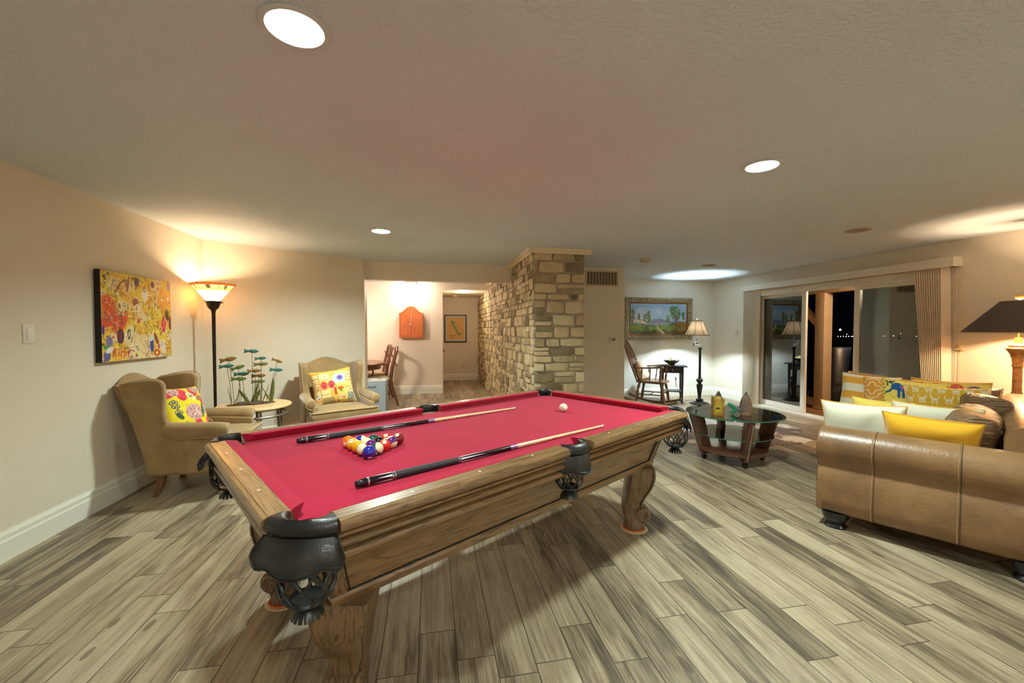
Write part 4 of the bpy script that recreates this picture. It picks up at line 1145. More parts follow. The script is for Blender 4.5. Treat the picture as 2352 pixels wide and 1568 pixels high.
# arched wall cabinet
ORW = wood('orange_cabinet', C(172, 82, 40), C(206, 112, 62), 2, .8, .3)
cb = thing('wall_cabinet', 'arched orange wood two-door cabinet hung on the dining room wall', 'cabinet', (-.395, YD, 1.155))
def arch(w, h0, h1, n=24, side=0):
    pts = []
    for i in range(n + 1):
        q = -1 + 2 * i / n; a = abs(q)
        z = h0 + (h1 - h0) * (1 - float(smoothstep(.12, .95, np.array(a))))
        if side == 0 or q * side >= -1e-6: pts.append((q * w, z))
    return pts
M().prism([(-.236, 0), (.236, 0)] + arch(.236, .505, .640)[::-1], 'y', -.085, 0).build('carcass', ORW, cb, smooth=20)
for s in (-1, 1):
    a = arch(.237, .505, .640, 24, s)
    pl = [(x, z) for x, z in a]
    if s > 0: poly2 = [(.002, .0), (.237, .0)] + pl[::-1][:-1] + [(.002, .640)]
    else: poly2 = [(-.237, .0), (-.002, .0), (-.002, .640)] + pl[::-1][1:]
    d = M().prism(poly2, 'y', -.108, -.086, .004, 2).build('door', ORW, cb, smooth=20)
    cx = s * .119
    inner = [(s * .012, .045), (s * .208, .045), (s * .208, .470), (s * .17, .495), (s * .12, .535), (s * .06, .585), (s * .012, .600)]
    M().tube([(x, -.109, z) for x, z in inner], .0045, 6, closed=False).build('door_moulding', ORW, d)
    M().tube([(s * .016, -.108, .30), (s * .016, -.126, .295), (s * .016, -.126, .262), (s * .016, -.108, .258)], .005, 8).build('pull', CHROME, d)
    m = M()
    for z in (.08, .44): m.box(s * .236 - .006, -.095, z, s * .236 + .008, -.075, z + .05, .002)
    m.build('hinge', CHROME, d, smooth=0)
# ceiling fixture
cf = thing('spotlight_fixture', 'chrome ceiling fixture with three glowing glass shades in the dining room', 'ceiling light', (-.375, 8.45, CH))
M().box(-.13, -.035, -.030, .13, .035, 0, .008).build('ceiling_plate', CHROME, cf)
GLOW = N('glowing_shade').p(col=(1, 1, 1, 1), em=(1, .86, .72, 1), ems=14).m
for dx in (-.095, 0, .095):
    M().tube([(dx, 0, -.03), (dx, 0, -.075)], .012, 12).build('stem', CHROME, cf)
    M().lathe([(.018, -.070), (.034, -.10), (.042, -.165), (.036, -.168), (.0, -.150)], 20, (dx, 0, 0)).build('glass_shade', GLOW, cf)
# hall
d2 = M().box(.24, 9.40, 0, .252, 10.25, 2.03).build('door_2', mat('hall_door', C(220, 204, 176), .5), smooth=0); d2['kind'] = 'structure'
M().lathe([(.0, .05), (.024, .046), (.030, .03), (.022, .012), (.012, .010), (.012, 0)], 20, mtx=T((.252, 9.52, .845), 0, 0, PI / 2)).build('knob', mat('aged_brass', C(150, 126, 80), .35, metal=.8), d2)
def mapart():
    p = Paint(90, 112, (222, 176, 104)); n = p.noise(9, 11, 3); p.put((n > .55) * .3, (206, 160, 92))
    G = (86, 152, 116)
    p.line([(.26, .82), (.38, .74), (.40, .62), (.50, .48), (.60, .36), (.66, .24)], .035, G); p.line([(.28, .80), (.44, .80)], .025, G); p.line([(.46, .55), (.60, .56)], .02, G); p.line([(.66, .24), (.84, .30)], .02, G); p.line([(.70, .22), (.80, .18)], .014, G); p.line([(.36, .80), (.30, .70)], .02, G)
    for k in range(10): p.ell(.14 + .04 * k, .16 + (.02 if k % 3 else .035), .012, .014, (90, 60, 30))
    p.line([(.26, .09), (.38, .09)], .008, (90, 60, 30))
    return p
mp = thing('framed_map', 'black framed tan map with a green waterway on the hall end wall', 'framed picture', (.626, YE, 1.352))
m = M()
for a in ((-.288, -.358, .288, -.330), (-.288, .330, .288, .358), (-.288, -.33, -.260, .33), (.260, -.33, .288, .33)): m.box(a[0], -.028, a[1], a[2], -.001, a[3], .003)
m.build('frame', mat('black_frame_wood', C(30, 26, 28), .35), mp, smooth=0)
M().box(-.262, -.014, -.332, .262, -.004, .332).build('mat_board', mat('grey_mat_board', C(206, 200, 190), .8), mp, smooth=0)
picture('map_print', .44, .57, 90, 112, MATS['canvas_paint'], mp, mapart(), T((0, -.0145, 0)))
ho = thing('wall_outlet', 'cream outlet plate low on the hall end wall under the map', 'wall plate', (.83, YE, .375))
M().box(-.036, -.006, -.058, .036, 0, .058, .003).build('plate', mat('hall_plate', C(214, 200, 168), .4), ho)
hv = thing('ceiling_vent', 'small ceiling vent in the hall beyond the dining wall', 'vent', (.655, 9.62, 2.155))
m = M(); m.box(-.15, -.12, -.012, .15, .12, 0, .004)
m.build('frame', mat('vent_cream', C(196, 176, 140), .5), hv)
m = M()
for k in range(6): m.box(-.13, -.10 + .034 * k, -.015, .13, -.082 + .034 * k, -.011)
m.build('slats', mat('vent_dark', C(96, 82, 62), .6), hv, smooth=0)
hs = thing('smoke_detector', 'small round smoke detector on the hall ceiling by the vent', 'smoke detector', (.58, 10.2, 2.155))
M().lathe([(0, -.035), (.05, -.034), (.062, -.02), (.064, 0)], 28).build('body', mat('detector_shell', C(206, 190, 160), .5), hs)

# ================================================================== CLOSET FACE + FAR ALCOVE
rv = thing('return_vent', 'large pale return air grille high on the closet wall', 'vent', (2.63, 6.14, 2.122))
m = M()
for a in ((-.275, -.125, .275, -.100), (-.275, .100, .275, .125), (-.275, -.10, -.250, .10), (.250, -.10, .275, .10)): m.box(a[0], -.010, a[1], a[2], 0, a[3])
m.build('frame', mat('grille_frame', C(206, 186, 148), .5), rv, smooth=0)
M().box(-.252, -.003, -.102, .252, -.0005, .102).build('dark_duct', mat('duct_dark', C(40, 34, 30), .9), rv, smooth=0)
m = M()
for k in range(11): m.box(-.252, -.009, -.098 + .0196 * k - .003, .252, -.003, -.098 + .0196 * k + .003)
for k in range(11): m.box(-.250 + .05 * k - .004, -.010, -.10, -.250 + .05 * k + .004, -.003, .10)
m.build('grille_bars', mat('grille_bars', C(196, 176, 140), .5), rv, smooth=0)
th = thing('thermostat', 'small white thermostat on the beige closet wall', 'thermostat', (2.842, 6.141, 1.162))
M().box(-.078, -.026, -.046, .078, 0, .046, .010, 3).build('case', WHITEP, th)
M().box(-.050, -.028, -.020, .012, -.024, .026, .002).build('display', mat('lcd_green', C(120, 126, 100), .25), th)
m = M()
for dx in (.034, .056): m.box(dx - .007, -.029, -.004, dx + .007, -.024, .006, .001)
m.build('buttons', mat('thermo_button', C(170, 164, 150), .5), th)
sd = thing('smoke_detector', 'round cream smoke detector on the ceiling before the far alcove', 'smoke detector', (2.87, 5.24, CH))
M().lathe([(0, -.045), (.052, -.044), (.066, -.030), (.070, 0)], 36).build('body', mat('detector_cream', C(200, 182, 150), .5), sd)
M().lathe([(.050, -.0465), (.054, -.0465), (.054, -.043), (.050, -.043)], 28, cap=False).build('vent_ring', mat('detector_slots', C(140, 124, 98), .6), sd)
def landscape():
    p = Paint(260, 140, (150, 176, 196)); r = random.Random(4)
    n1, n2, n3 = p.noise(6, 4, 2), p.noise(14, 9, 5), p.noise(30, 16, 8)
    p.put(smoothstep(.35, .75, n1 * .6 + n2 * .4) * .8, (206, 206, 214)); p.put(smoothstep(.55, .8, n2) * .5, (140, 158, 184)); p.put((p.y > .85) * .5, (128, 166, 200))
    ridge = .40 + .10 * np.exp(-((p.x - .53) / .09) ** 2) + .06 * np.exp(-((p.x - .40) / .06) ** 2) + .02 * n2
    p.put((p.y < ridge) * 1., (110, 120, 150)); p.put((p.y < ridge - .03) * smoothstep(.4, .7, n3) * .7, (130, 116, 130))
    p.put((p.y < .36) * 1., (120, 156, 184))
    hill = .30 - .03 * np.abs(p.x - .5) + .03 * n2 + .10 * smoothstep(.6, .95, p.x) + .05 * smoothstep(.35, .05, p.x)
    p.put((p.y < hill) * 1., (96, 122, 52)); p.put((p.y < hill) * smoothstep(.45, .7, n2) * .8, (60, 82, 40)); p.put((p.y < hill) * smoothstep(.5, .75, n3) * .6, (136, 150, 64))
    p.put((p.y < hill) * smoothstep(.62, .95, p.x) * .8, (156, 118, 66)); p.put((p.y < .10) * .6, (70, 66, 36))
    p.line([(.47, .28), (.49, .20), (.53, .12), (.60, .0)], .035, (196, 176, 136)); p.line([(.47, .27), (.50, .17), (.54, .08)], .02, (170, 146, 104))
    for x, y, w, h in ((.05, .36, .05, .12), (.12, .37, .06, .10), (.19, .35, .05, .08), (.24, .34, .035, .06)):
        p.rect(x, y, x + w, y + h, (224, 210, 180)); p.rect(x + w * .5, y, x + w, y + h, (190, 170, 136)); p.line([(x - .01, y + h), (x + w * .4, y + h + .04), (x + w + .01, y + h)], .008, (150, 96, 66))
    def tree(cx, cy, w, h, k, cols):
        p.line([(cx, cy - h), (cx + .005, cy)], .006, (70, 54, 36))
        for i in range(k):
            a, q = r.random() * 6.28, math.sqrt(r.random())
            p.ell(cx + math.cos(a) * q * w, cy + math.sin(a) * q * h, r.uniform(.010, .022), r.uniform(.008, .018), r.choice(cols), r.random() * 3, .5, .8)
    G = [(60, 90, 44), (84, 116, 54), (44, 70, 38), (120, 146, 72)]
    tree(.04, .60, .035, .24, 90, G); tree(.15, .56, .02, .12, 40, G); tree(.32, .58, .035, .20, 90, G); tree(.26, .54, .025, .14, 50, G)
    tree(.80, .68, .09, .24, 260, G + [(150, 160, 80)]); tree(.74, .78, .05, .14, 90, G); tree(.66, .48, .035, .13, 80, G); tree(.94, .60, .03, .12, 50, G); tree(.20, .24, .05, .05, 60, G); tree(.40, .26, .06, .06, 70, G); tree(.88, .30, .10, .08, 90, [(150, 100, 50), (120, 84, 40), (90, 96, 44)])
    p.line([(.82, .15), (.82, .60)], .010, (80, 66, 48)); p.line([(.82, .40), (.78, .62)], .006, (80, 66, 48)); p.line([(.82, .45), (.87, .66)], .006, (80, 66, 48))
    p.ell(.70, .22, .12, .035, (110, 140, 56), .4, .5, .8); p.ell(.12, .22, .12, .05, (120, 146, 60), 0, .5, .8)
    return p
GILT = N('gilt_frame'); _v = GILT.obj()
_h = GILT.noise(_v, 42, 3, .6, 1.2); GILT.bump(_h, 1.0, .02)
GILT.p(col=GILT.ramp(_h, [(.35, C(96, 84, 60)), (.5, C(166, 150, 116)), (.7, C(206, 194, 160))]), rough=.4, metal=.35); GILT = GILT.m
lp = thing('landscape_painting', 'wide landscape oil painting in an ornate gilt frame on the alcove wall', 'painting', (4.372, YF, 1.533))
def frame_loop(m, w, h, prof):
    rings = [[(sx * (w / 2 + o), y, sz * (h / 2 + o)) for sx, sz in ((-1, -1), (1, -1), (1, 1), (-1, 1))] for o, y in prof]
    m.rings(rings + [rings[0]], True, (False, False))
m = M(); frame_loop(m, 1.25, .645, [(0, -.035), (.012, -.045), (.03, -.05), (.065, -.062), (.085, -.055), (.09, -.03), (.09, 0), (0, 0)])
# carved relief leaves along the frame
for sx in range(30):
    x = -.68 + 1.36 * sx / 29
    for z in (.37, -.37): m.sphere((x, -.056, z), .017, 8, 6, (1.25, .6, .8), mtx=None)
for sz in range(13):
    z = -.30 + .60 * sz / 12
    for x in (.675, -.675): m.sphere((x, -.056, z), .017, 8, 6, (.8, .6, 1.25))
m.build('ornate_frame', GILT, lp, smooth=50)
m = M(); frame_loop(m, 1.19, .585, [(0, -.026), (.008, -.034), (.026, -.038), (.031, -.03), (.031, 0), (0, 0)])
m.build('inner_liner', mat('bronze_liner', C(128, 84, 50), .4, metal=.2), lp, smooth=0)
picture('oil_canvas', 1.20, .595, 260, 140, MATS['oil_paint'], lp, landscape(), T((0, -.022, 0)))
# rocking chair ------------------------------------------------------------
RW_ = wood('rocker_wood', C(74, 48, 28), C(124, 88, 54), 2, 1.2, .35)
rk = thing('rocking_chair', 'dark wooden spindle back rocking chair with a striped pillow in the alcove', 'rocking chair', (3.82, 6.69, 0), math.radians(-42))
M().prism(rounded([(-.24, -.20), (.20, -.26), (.26, -.20), (.26, .20), (.20, .26), (-.24, .20)], .06), 'z', .395, .435, .012).build('seat', RW_, rk, smooth=40)
hoop = []
for i in range(25):
    t = PI * i / 24; y = .235 * math.cos(t); f = math.sin(t)
    z = .43 + .72 * f ** .62; hoop.append((-.205 - .26 * (z - .43) / .72 - .03 * ((z - .43) / .72) ** 2, y, z))
M().tube(hoop, .0145, 10).build('back_hoop', RW_, rk)
for k in range(7):
    y0 = -.15 + .05 * k; y1 = y0 * 1.15
    f = math.sqrt(max(0, 1 - (y1 / .235) ** 2)); zt = .43 + .72 * f ** .62
    x1 = -.205 - .26 * (zt - .43) / .72 - .03 * ((zt - .43) / .72) ** 2
    M().tube([(-.20, y0, .43), (-.20 + (x1 + .20) * .3, y0 + (y1 - y0) * .3, .43 + (zt - .43) * .3), (-.20 + (x1 + .20) * .5, y0 + (y1 - y0) * .5, .43 + (zt - .43) * .5), (x1, y1, zt)], [.008, .0105, .008, .006], 8).build('spindle', RW_, rk)
for s in (-1, 1):
    M().tube([(-.265, s * .225, .655), (-.05, s * .265, .665), (.14, s * .275, .680), (.225, s * .278, .685), (.25, s * .278, .680)], [.016, .018, .022, .030, .020], 10, flat=(.75, 1.3)).build('arm', RW_, rk)
    for x, r0 in ((.19, .018), (.02, .010), (-.12, .010)):
        M().tube([(x - .01, s * .235, .43), (x - .005, s * .25, .49), (x, s * .258, .55), (x + .005, s * .268, .61), (x + .01, s * .272, .67)], [r0 * .8, r0 * 1.15, r0 * .75, r0 * 1.2, r0 * .7], 10).build('arm_post', RW_, rk)
    for x, dx in ((.18, .07), (-.17, -.06)):
        M().tube([(x, s * .18, .40), (x + dx * .3, s * .19, .33), (x + dx * .45, s * .195, .28), (x + dx * .6, s * .20, .22), (x + dx * .8, s * .205, .12), (x + dx, s * .21, .045)], [.018, .026, .018, .027, .024, .016], 12).build('leg', RW_, rk)
    rr = []
    for i in range(17):
        x = -.46 + .92 * i / 16; rr.append((x, s * .21, .020 + .10 * ((x - .03) / .46) ** 2))
    M().tube(rr, .020, 8, flat=(1.0, .8)).build('rocker', RW_, rk)
    M().tube([(.215, s * .195, .20), (-.20, s * .198, .20)], .010, 8).build('stretcher', RW_, rk)
M().tube([(.0, -.195, .20), (0, .195, .20)], .010, 8).build('stretcher', RW_, rk)
M().tube([(.225, -.19, .26), (.225, -.08, .262), (.225, 0, .264), (.225, .08, .262), (.225, .19, .26)], [.010, .014, .022, .014, .010], 10).build('stretcher', RW_, rk)
def leafy():
    p = Paint(120, 120, (224, 206, 170)); r = random.Random(2)
    for k in range(26): x, y = r.random(), r.random(); p.ell(x, y, .10, .03, r.choice([(206, 160, 70), (236, 226, 206), (196, 150, 60)]), r.random() * 3, .3)
    for k in range(8): p.line([(.1 * k, 0), (.1 * k + .4, 1)], .012, (240, 234, 222))
    return p
_a = math.radians(-42)
pillow('throw_pillow', 'gold and white leafy pillow on the rocking chair seat', 'pillow', .38, .36, .13, leafy(), (212, 186, 140), (3.82 - .13 * math.cos(_a), 6.69 - .13 * math.sin(_a), .437), _a - .1, .30, .1, None, 60, 9)
# black side table, bowl and orbs ---------------------------------------------
BLK_W = mat('black_painted_wood', C(34, 34, 38), .35, var=C(44, 44, 50), vscale=8)
bt = thing('accent_table', 'small black side table with a drawer and lower shelf in the alcove', 'side table', (4.30, 6.85, 0), math.radians(-27))
M().box(-.245, -.20, .655, .245, .20, .677, .005).build('table_top', BLK_W, bt)
M().box(-.165, -.135, .545, .165, .135, .655).build('apron', BLK_W, bt, smooth=0)
dr = M().box(-.125, -.142, .560, .125, -.132, .645, .003).build('drawer', BLK_W, bt)
M().sphere((0, -.152, .602), .013, 12, 8).build('knob', CHROME, dr)
M().box(-.175, -.145, .205, .175, .145, .222, .003).build('lower_shelf', BLK_W, bt)
for x in (-1, 1):
    for y in (-1, 1):
        M().rings([[(x * .165 + a * h, y * .135 + b * h, z) for a, b in ((-1, -1), (1, -1), (1, 1), (-1, 1))] for z, h in ((0, .013), (.55, .021), (.655, .021))]).build('leg', BLK_W, bt, smooth=0)
bw = thing('decor_bowl', 'shallow dark green bowl of pale balls on the black alcove table', 'bowl', (4.29, 6.845, .677))
M().lathe([(0, .0), (.06, .0), (.062, .012), (.05, .016), (.10, .045), (.145, .092), (.150, .094), (.140, .088), (.095, .05), (.05, .024), (0, .020)], 40).build('bowl', mat('bowl_glaze', C(74, 78, 62), .3, var=C(110, 112, 84), vscale=14), bw, smooth=60)
ORB = mat('woven_orb', C(214, 200, 160), .7, var=C(150, 126, 80), vscale=26, bump=.6, bscale=60)
for (x, y, z, r), l in zip(((-.065, -.02, .075, .040), (.015, .02, .096, .046), (.065, -.035, .082, .036), (.055, .055, .085, .036)), ('pale decorative ball at the left side of the alcove bowl', 'largest pale decorative ball, topmost in the alcove bowl', 'small pale decorative ball at the right front of the alcove bowl', 'small pale decorative ball at the back right of the alcove bowl')):
    o = M().sphere((0, 0, 0), r, 20, 14).build('decor_ball', ORB); o.location = (4.29 + x, 6.845 + y, .677 + z); tag(o, l, 'decorative ball', 'balls in the alcove bowl')
# swing arm floor lamp ---------------------------------------------------------
LB = mat('lamp_bronze', C(36, 32, 36), .4, metal=.3)
fl = thing('floor_lamp', 'black floor lamp with a cream panelled bell shade in the alcove', 'floor lamp', (4.70, 6.61, 0))
M().lathe([(0, 0), (.165, 0), (.165, .012), (.13, .03), (.075, .045), (.06, .06), (.07, .075), (.04, .095), (.0, .10)], 36).build('base', LB, fl)
M().lathe([(.022, .09), (.030, .16), (.050, .30), (.054, .34), (.030, .36), (.028, .375), (.052, .40), (.058, .43), (.030, .455), (.022, .47), (.021, .60), (.021, .965), (.034, .985), (.030, 1.01), (.012, 1.02), (0, 1.02)], 24).build('pole', LB, fl)
M().tube([(.02, 0, 1.035), (-.115, .01, 1.05)], .009, 10).tube([(-.115, .01, 1.03), (-.115, .01, 1.085)], .013, 12).tube([(-.115, .01, 1.085), (-.035, .045, 1.085)], .008, 10).lathe([(.010, 1.06), (.030, 1.10), (.030, 1.105), (.014, 1.11), (.014, 1.22), (0, 1.23)], 20, (-.035, .045, 0)).build('swing_arm', mat('lamp_nickel', C(120, 120, 126), .3, metal=.8), fl)
n = N('cream_lamp_shade')
_d = n.nd('BsdfTranslucent', {'Color': C(34, 24, 15)}); _m = n.nd('MixShader', {0: .6}); n.p(col=C(206, 176, 130), rough=.8)
n.t.links.new(_d.outputs[0], _m.inputs[1]); n.t.links.new(n.b.outputs[0], _m.inputs[2]); n.t.links.new(_m.outputs[0], n.out.inputs[0])
SHADE = n.m
SP = [(.100, 1.475), (.104, 1.455), (.124, 1.395), (.155, 1.320), (.190, 1.250), (.206, 1.222)]
cxs, cys = -.035, .045
m = M(); m.rings([[(cxs + r * (1 - .05 * (k % 2)) * math.cos(2 * PI * k / 16), cys + r * (1 - .05 * (k % 2)) * math.sin(2 * PI * k / 16), z) for k in range(16)] for r, z in SP], True, (False, False))
ls = m.build('lamp_shade', SHADE, fl, smooth=0, recalc=False)
m = M(); DKT = mat('dark_shade_trim', C(66, 50, 38), .7)
for k in range(0, 16, 2): m.tube([(cxs + r * 1.005 * math.cos(2 * PI * k / 16), cys + r * 1.005 * math.sin(2 * PI * k / 16), z) for r, z in SP], .0035, 6)
for r, z in (SP[0], SP[-1]): m.tube([(cxs + r * math.cos(2 * PI * k / 16), cys + r * math.sin(2 * PI * k / 16), z) for k in range(16)], .0045, 6, closed=True)
m.build('shade_trim', DKT, ls)
M().tube([(cxs, cys, 1.22), (cxs, cys, 1.51)], .003, 6).sphere((cxs, cys, 1.525), .012, 12, 8, (1, 1, 1.6)).build('finial', CHROME, fl)
M().sphere((cxs, cys, 1.335), .018, 16, 12).build('bulb', N('cool_bulb').p(em=(.92, .97, 1, 1), ems=14).m, fl)
pts = [(4.69, 6.76, .04), (4.64, 6.86, .02), (4.50, 6.83, .006), (4.38, 6.72, .006), (4.47, 6.66, .006), (4.44, 6.80, .006), (4.60, 7.0, .006), (4.74, 7.25, .02), (4.76, 7.42, .25), (4.76, 7.445, .38)]
cp = [Vector(p) for p in pts]; sm = []
for i in range(len(cp) - 1):
    a, b, c, d = cp[max(0, i - 1)], cp[i], cp[i + 1], cp[min(len(cp) - 1, i + 2)]
    for k in range(6):
        t = k / 6; sm.append(.5 * ((2 * b) + (c - a) * t + (2 * a - 5 * b + 4 * c - d) * t * t + (3 * b - a - 3 * c + d) * t ** 3))
sm.append(cp[-1])
tag(M().tube(sm, .0035, 6).build('power_cord', BLACKM), 'thin dark cord looping on the floor behind the alcove floor lamp', 'cord')
ao = thing('wall_outlet', 'white outlet plate on the alcove wall behind the floor lamp pole', 'wall plate', (4.76, YF, .40))
M().box(-.036, -.006, -.058, .036, 0, .058, .003).build('plate', WHITEP, ao)
M().box(-.014, -.05, -.03, .014, -.006, .0, .004).build('plug', mat('plug_white', C(220, 214, 206), .4), ao)
s2 = thing('light_switch', 'cream light switch plate on the right wall left of the glass door', 'light switch', (XR, 6.80, 1.25), -PI / 2)
M().box(-.036, -.006, -.058, .036, 0, .058, .003).build('plate', mat('switch_cream', C(214, 204, 176), .4), s2)
M().box(-.006, -.014, -.012, .006, -.005, .012, .002).build('toggle', WHITEP, s2)
# ================================================================== VALANCE + BLINDS
va = thing('blind_valance', 'long cream valance box above the sliding glass door', 'valance', (XR, 5.0, 2.0))
m = M()
m.prism([(-.13, 0), (-.122, 0), (-.122, .088), (-.115, .095), (0, .095), (0, .103), (-.122, .103), (-.130, .095)], 'y', -1.52, 1.53)
m.prism([(-.13, 0), (0, 0), (0, .103), (-.122, .103), (-.130, .095)], 'y', -1.53, -1.52)
m.prism([(-.13, 0), (0, 0), (0, .103), (-.122, .103), (-.130, .095)], 'y', 1.53, 1.54)
m.build('valance_board', VINYL, va, smooth=0)
M().box(-.085, -1.50, .055, -.050, 1.51, .085).build('head_rail', WHITEP, va, smooth=0)
SLAT = mat('blind_slat', C(222, 212, 190), .5); SLATW = mat('warm_blind_slat', C(218, 204, 180), .5)
def blinds(label, ys, ys_b, m_):
    t = thing('vertical_blind', label, 'blinds', (XR - .07, (ys[0] + ys[-1]) / 2, .03), 0, 'vertical blinds of the glass door')
    y0 = t.location.y
    for a, b in zip(ys, ys_b):
        s = M(); rg = []
        for k in range(7):
            q = -1 + 2 * k / 6
            rg.append([(q * .035, a - y0 - q * .023 + .004 * (1 - q * q), 2.035), (q * .035, b - y0 - q * .023 + .004 * (1 - q * q), 0.0)])
        for k in range(6, -1, -1):
            q = -1 + 2 * k / 6
            rg.append([(q * .035, a - y0 - q * .023 + .004 * (1 - q * q) - .0012, 2.035), (q * .035, b - y0 - q * .023 + .004 * (1 - q * q) - .0012, 0.0)])
        s.rings([[r[0] for r in rg], [r[1] for r in rg]]); s.build('slat', m_, t, smooth=60)
    return t
yl = [6.50 - .023 * i for i in range(12)]
blinds('stacked pale vertical blinds at the left end of the glass door', yl, yl, SLAT)
yr = [3.835 - .0235 * i for i in range(12)]
rbz = blinds('stacked vertical blinds swept aside at the right end of the glass door', yr, [3.665 - .0135 * i for i in range(12)], SLATW)
M().box(XR - .016, 3.50, 0, XR - .001, 3.72, 2.0, .003).build('casing', VINYL, door, smooth=0)
cx0 = Vector((XR - .03, 3.475, 0)) - rbz.location
M().tube([(0, 0, 2.0), (0, 0, .75)], .0025, 6).tube([(0, -.035, 2.0), (0, -.035, .75)], .0025, 6).tube([(0, 0, .75), (0, -.008, .735), (0, -.027, .735), (0, -.035, .75)], .0025, 6).build('blind_cord', mat('cord_cream', C(220, 196, 150), .6), rbz).location = cx0
M().box(-.005, -.05, 1.10, .03, .015, 1.125, .004).sphere((0, -.018, 1.14), .016, 12, 8).build('cord_cleat', mat('cleat', C(214, 190, 140), .5), rbz).location = cx0


# ================================================================== SOFA
HIDE = N('brown_leather'); _v = HIDE.obj()
_c = HIDE.ramp(HIDE.noise(_v, 2.4, 5, .62), [(.3, C(104, 76, 50)), (.5, C(132, 98, 64)), (.7, C(156, 120, 82))])
_f = HIDE.noise(_v, 90, 3, .6); _w = HIDE.noise(HIDE.mapping(_v, (5, 14, 14)), 1.0, 3, .6, 1.0)
HIDE.bump(HIDE.math('ADD', HIDE.math('MULTIPLY', _f, .35), HIDE.math('MULTIPLY', _w, .5)), .35, .012)
HIDE.p(col=_c, rough=.36, coat=.12, coatr=.25); HIDE = HIDE.m
PUFF = N('wrinkled_leather'); _v = PUFF.obj()
_c = PUFF.ramp(PUFF.noise(_v, 3, 5, .62), [(.3, C(112, 84, 56)), (.7, C(152, 118, 82))])
_w = PUFF.noise(PUFF.mapping(_v, (4, 4, 16)), 1.3, 4, .6, 1.6); PUFF.bump(_w, .9, .05)
PUFF.p(col=_c, rough=.38, coat=.1, coatr=.3); PUFF = PUFF.m
PIPE = mat('leather_welt', C(150, 118, 80), .4); SEAM = mat('seam_dark', C(70, 48, 30), .6); FOOT = mat('dark_bun_foot', C(26, 22, 22), .25, coat=.3)
SROT = math.atan2(.507, .862)
sofa = thing('sofa', 'brown leather sectional sofa with rolled arm in the right foreground', 'sofa', (2.585, 2.335, 0), SROT)
def sw_(x, y, z=0): return (2.585 + .862 * x - .507 * y, 2.335 + .507 * x + .862 * y, z)
# near arm: outer panel + roll in one section swept front to back
sec = [(.02, .10), (-.012, .12), (-.022, .20), (-.018, .30), (.0, .385), (.012, .41)]
cx_, cz_, rr_ = .088, .538, .124
for i in range(27):
    a = math.radians(228 - 300 * i / 26); sec.append((cx_ + rr_ * math.cos(a), cz_ + rr_ * math.sin(a)))
sec += [(.20, .44), (.20, .10)]
def swept(nm, sec, y0, y1, m_, n=10, flare=0):
    mm = M(); rg = []
    for i in range(n + 1):
        f = i / n; y = y0 + (y1 - y0) * f
        rg.append([(x, y, z) for x, z in sec])
    return mm.rings(rg).build(nm, m_, sofa, smooth=55)
arm = swept('arm', sec, -.012, -.99, HIDE)
for y in (-.265, -.635, -.96):
    M().tube([(x * 1.0 + (x - .09) * .004, y, z) for x, z in sec[:-2]], .0035, 6).build('arm_seam', PIPE, arm)
    M().tube([(x * 1.0 + (x - .09) * .004, y - .010, z) for x, z in sec[:-2]], .0022, 6).build('seam_line', SEAM, arm)
fp = M().prism([(x, z) for x, z in sec], 'y', -.014, .018, .008, 2).build('arm_front', HIDE, sofa, smooth=40)
m = M()
for i in range(1, len(sec) - 2):
    a, b = sec[i], sec[i + 1]; L = math.hypot(b[0] - a[0], b[1] - a[1]); k = max(1, int(L / .017))
    for q in range(k):
        x = a[0] + (b[0] - a[0]) * q / k; z = a[1] + (b[1] - a[1]) * q / k
        m.sphere((x + (.09 - x) * .05, .017, z + (.45 - z) * .03), .0055, 6, 4)
m.build('nail_trim', mat('nail_brass', C(70, 54, 34), .35, metal=.7), fp, smooth=180)
# base, feet
M().box(.19, -1.0, .10, 2.02, -.03, .30, .02).box(1.20, -.10, .10, 2.02, .15, .30, .02).build('seat_base', HIDE, sofa)
for x, y in ((.055, -.075), (.055, -.90), (1.92, .07), (1.92, -.90), (1.25, .07)):
    M().lathe([(.0, 0), (.058, 0), (.066, .010), (.058, .022), (.050, .03), (.062, .045), (.075, .075), (.080, .105), (0, .105)], 28, (x, y, 0)).build('foot', FOOT, sofa, smooth=50)
# seat cushions
for (x0, x1, y0, y1) in ((.215, .98, -.78, -.02), (.99, 1.66, -.78, .14)):
    m = M(); cushion_mesh(m, x0, x1, y0, y1, .30, .455, .025, e=9); m.build('seat_cushion', HIDE, sofa, smooth=60)
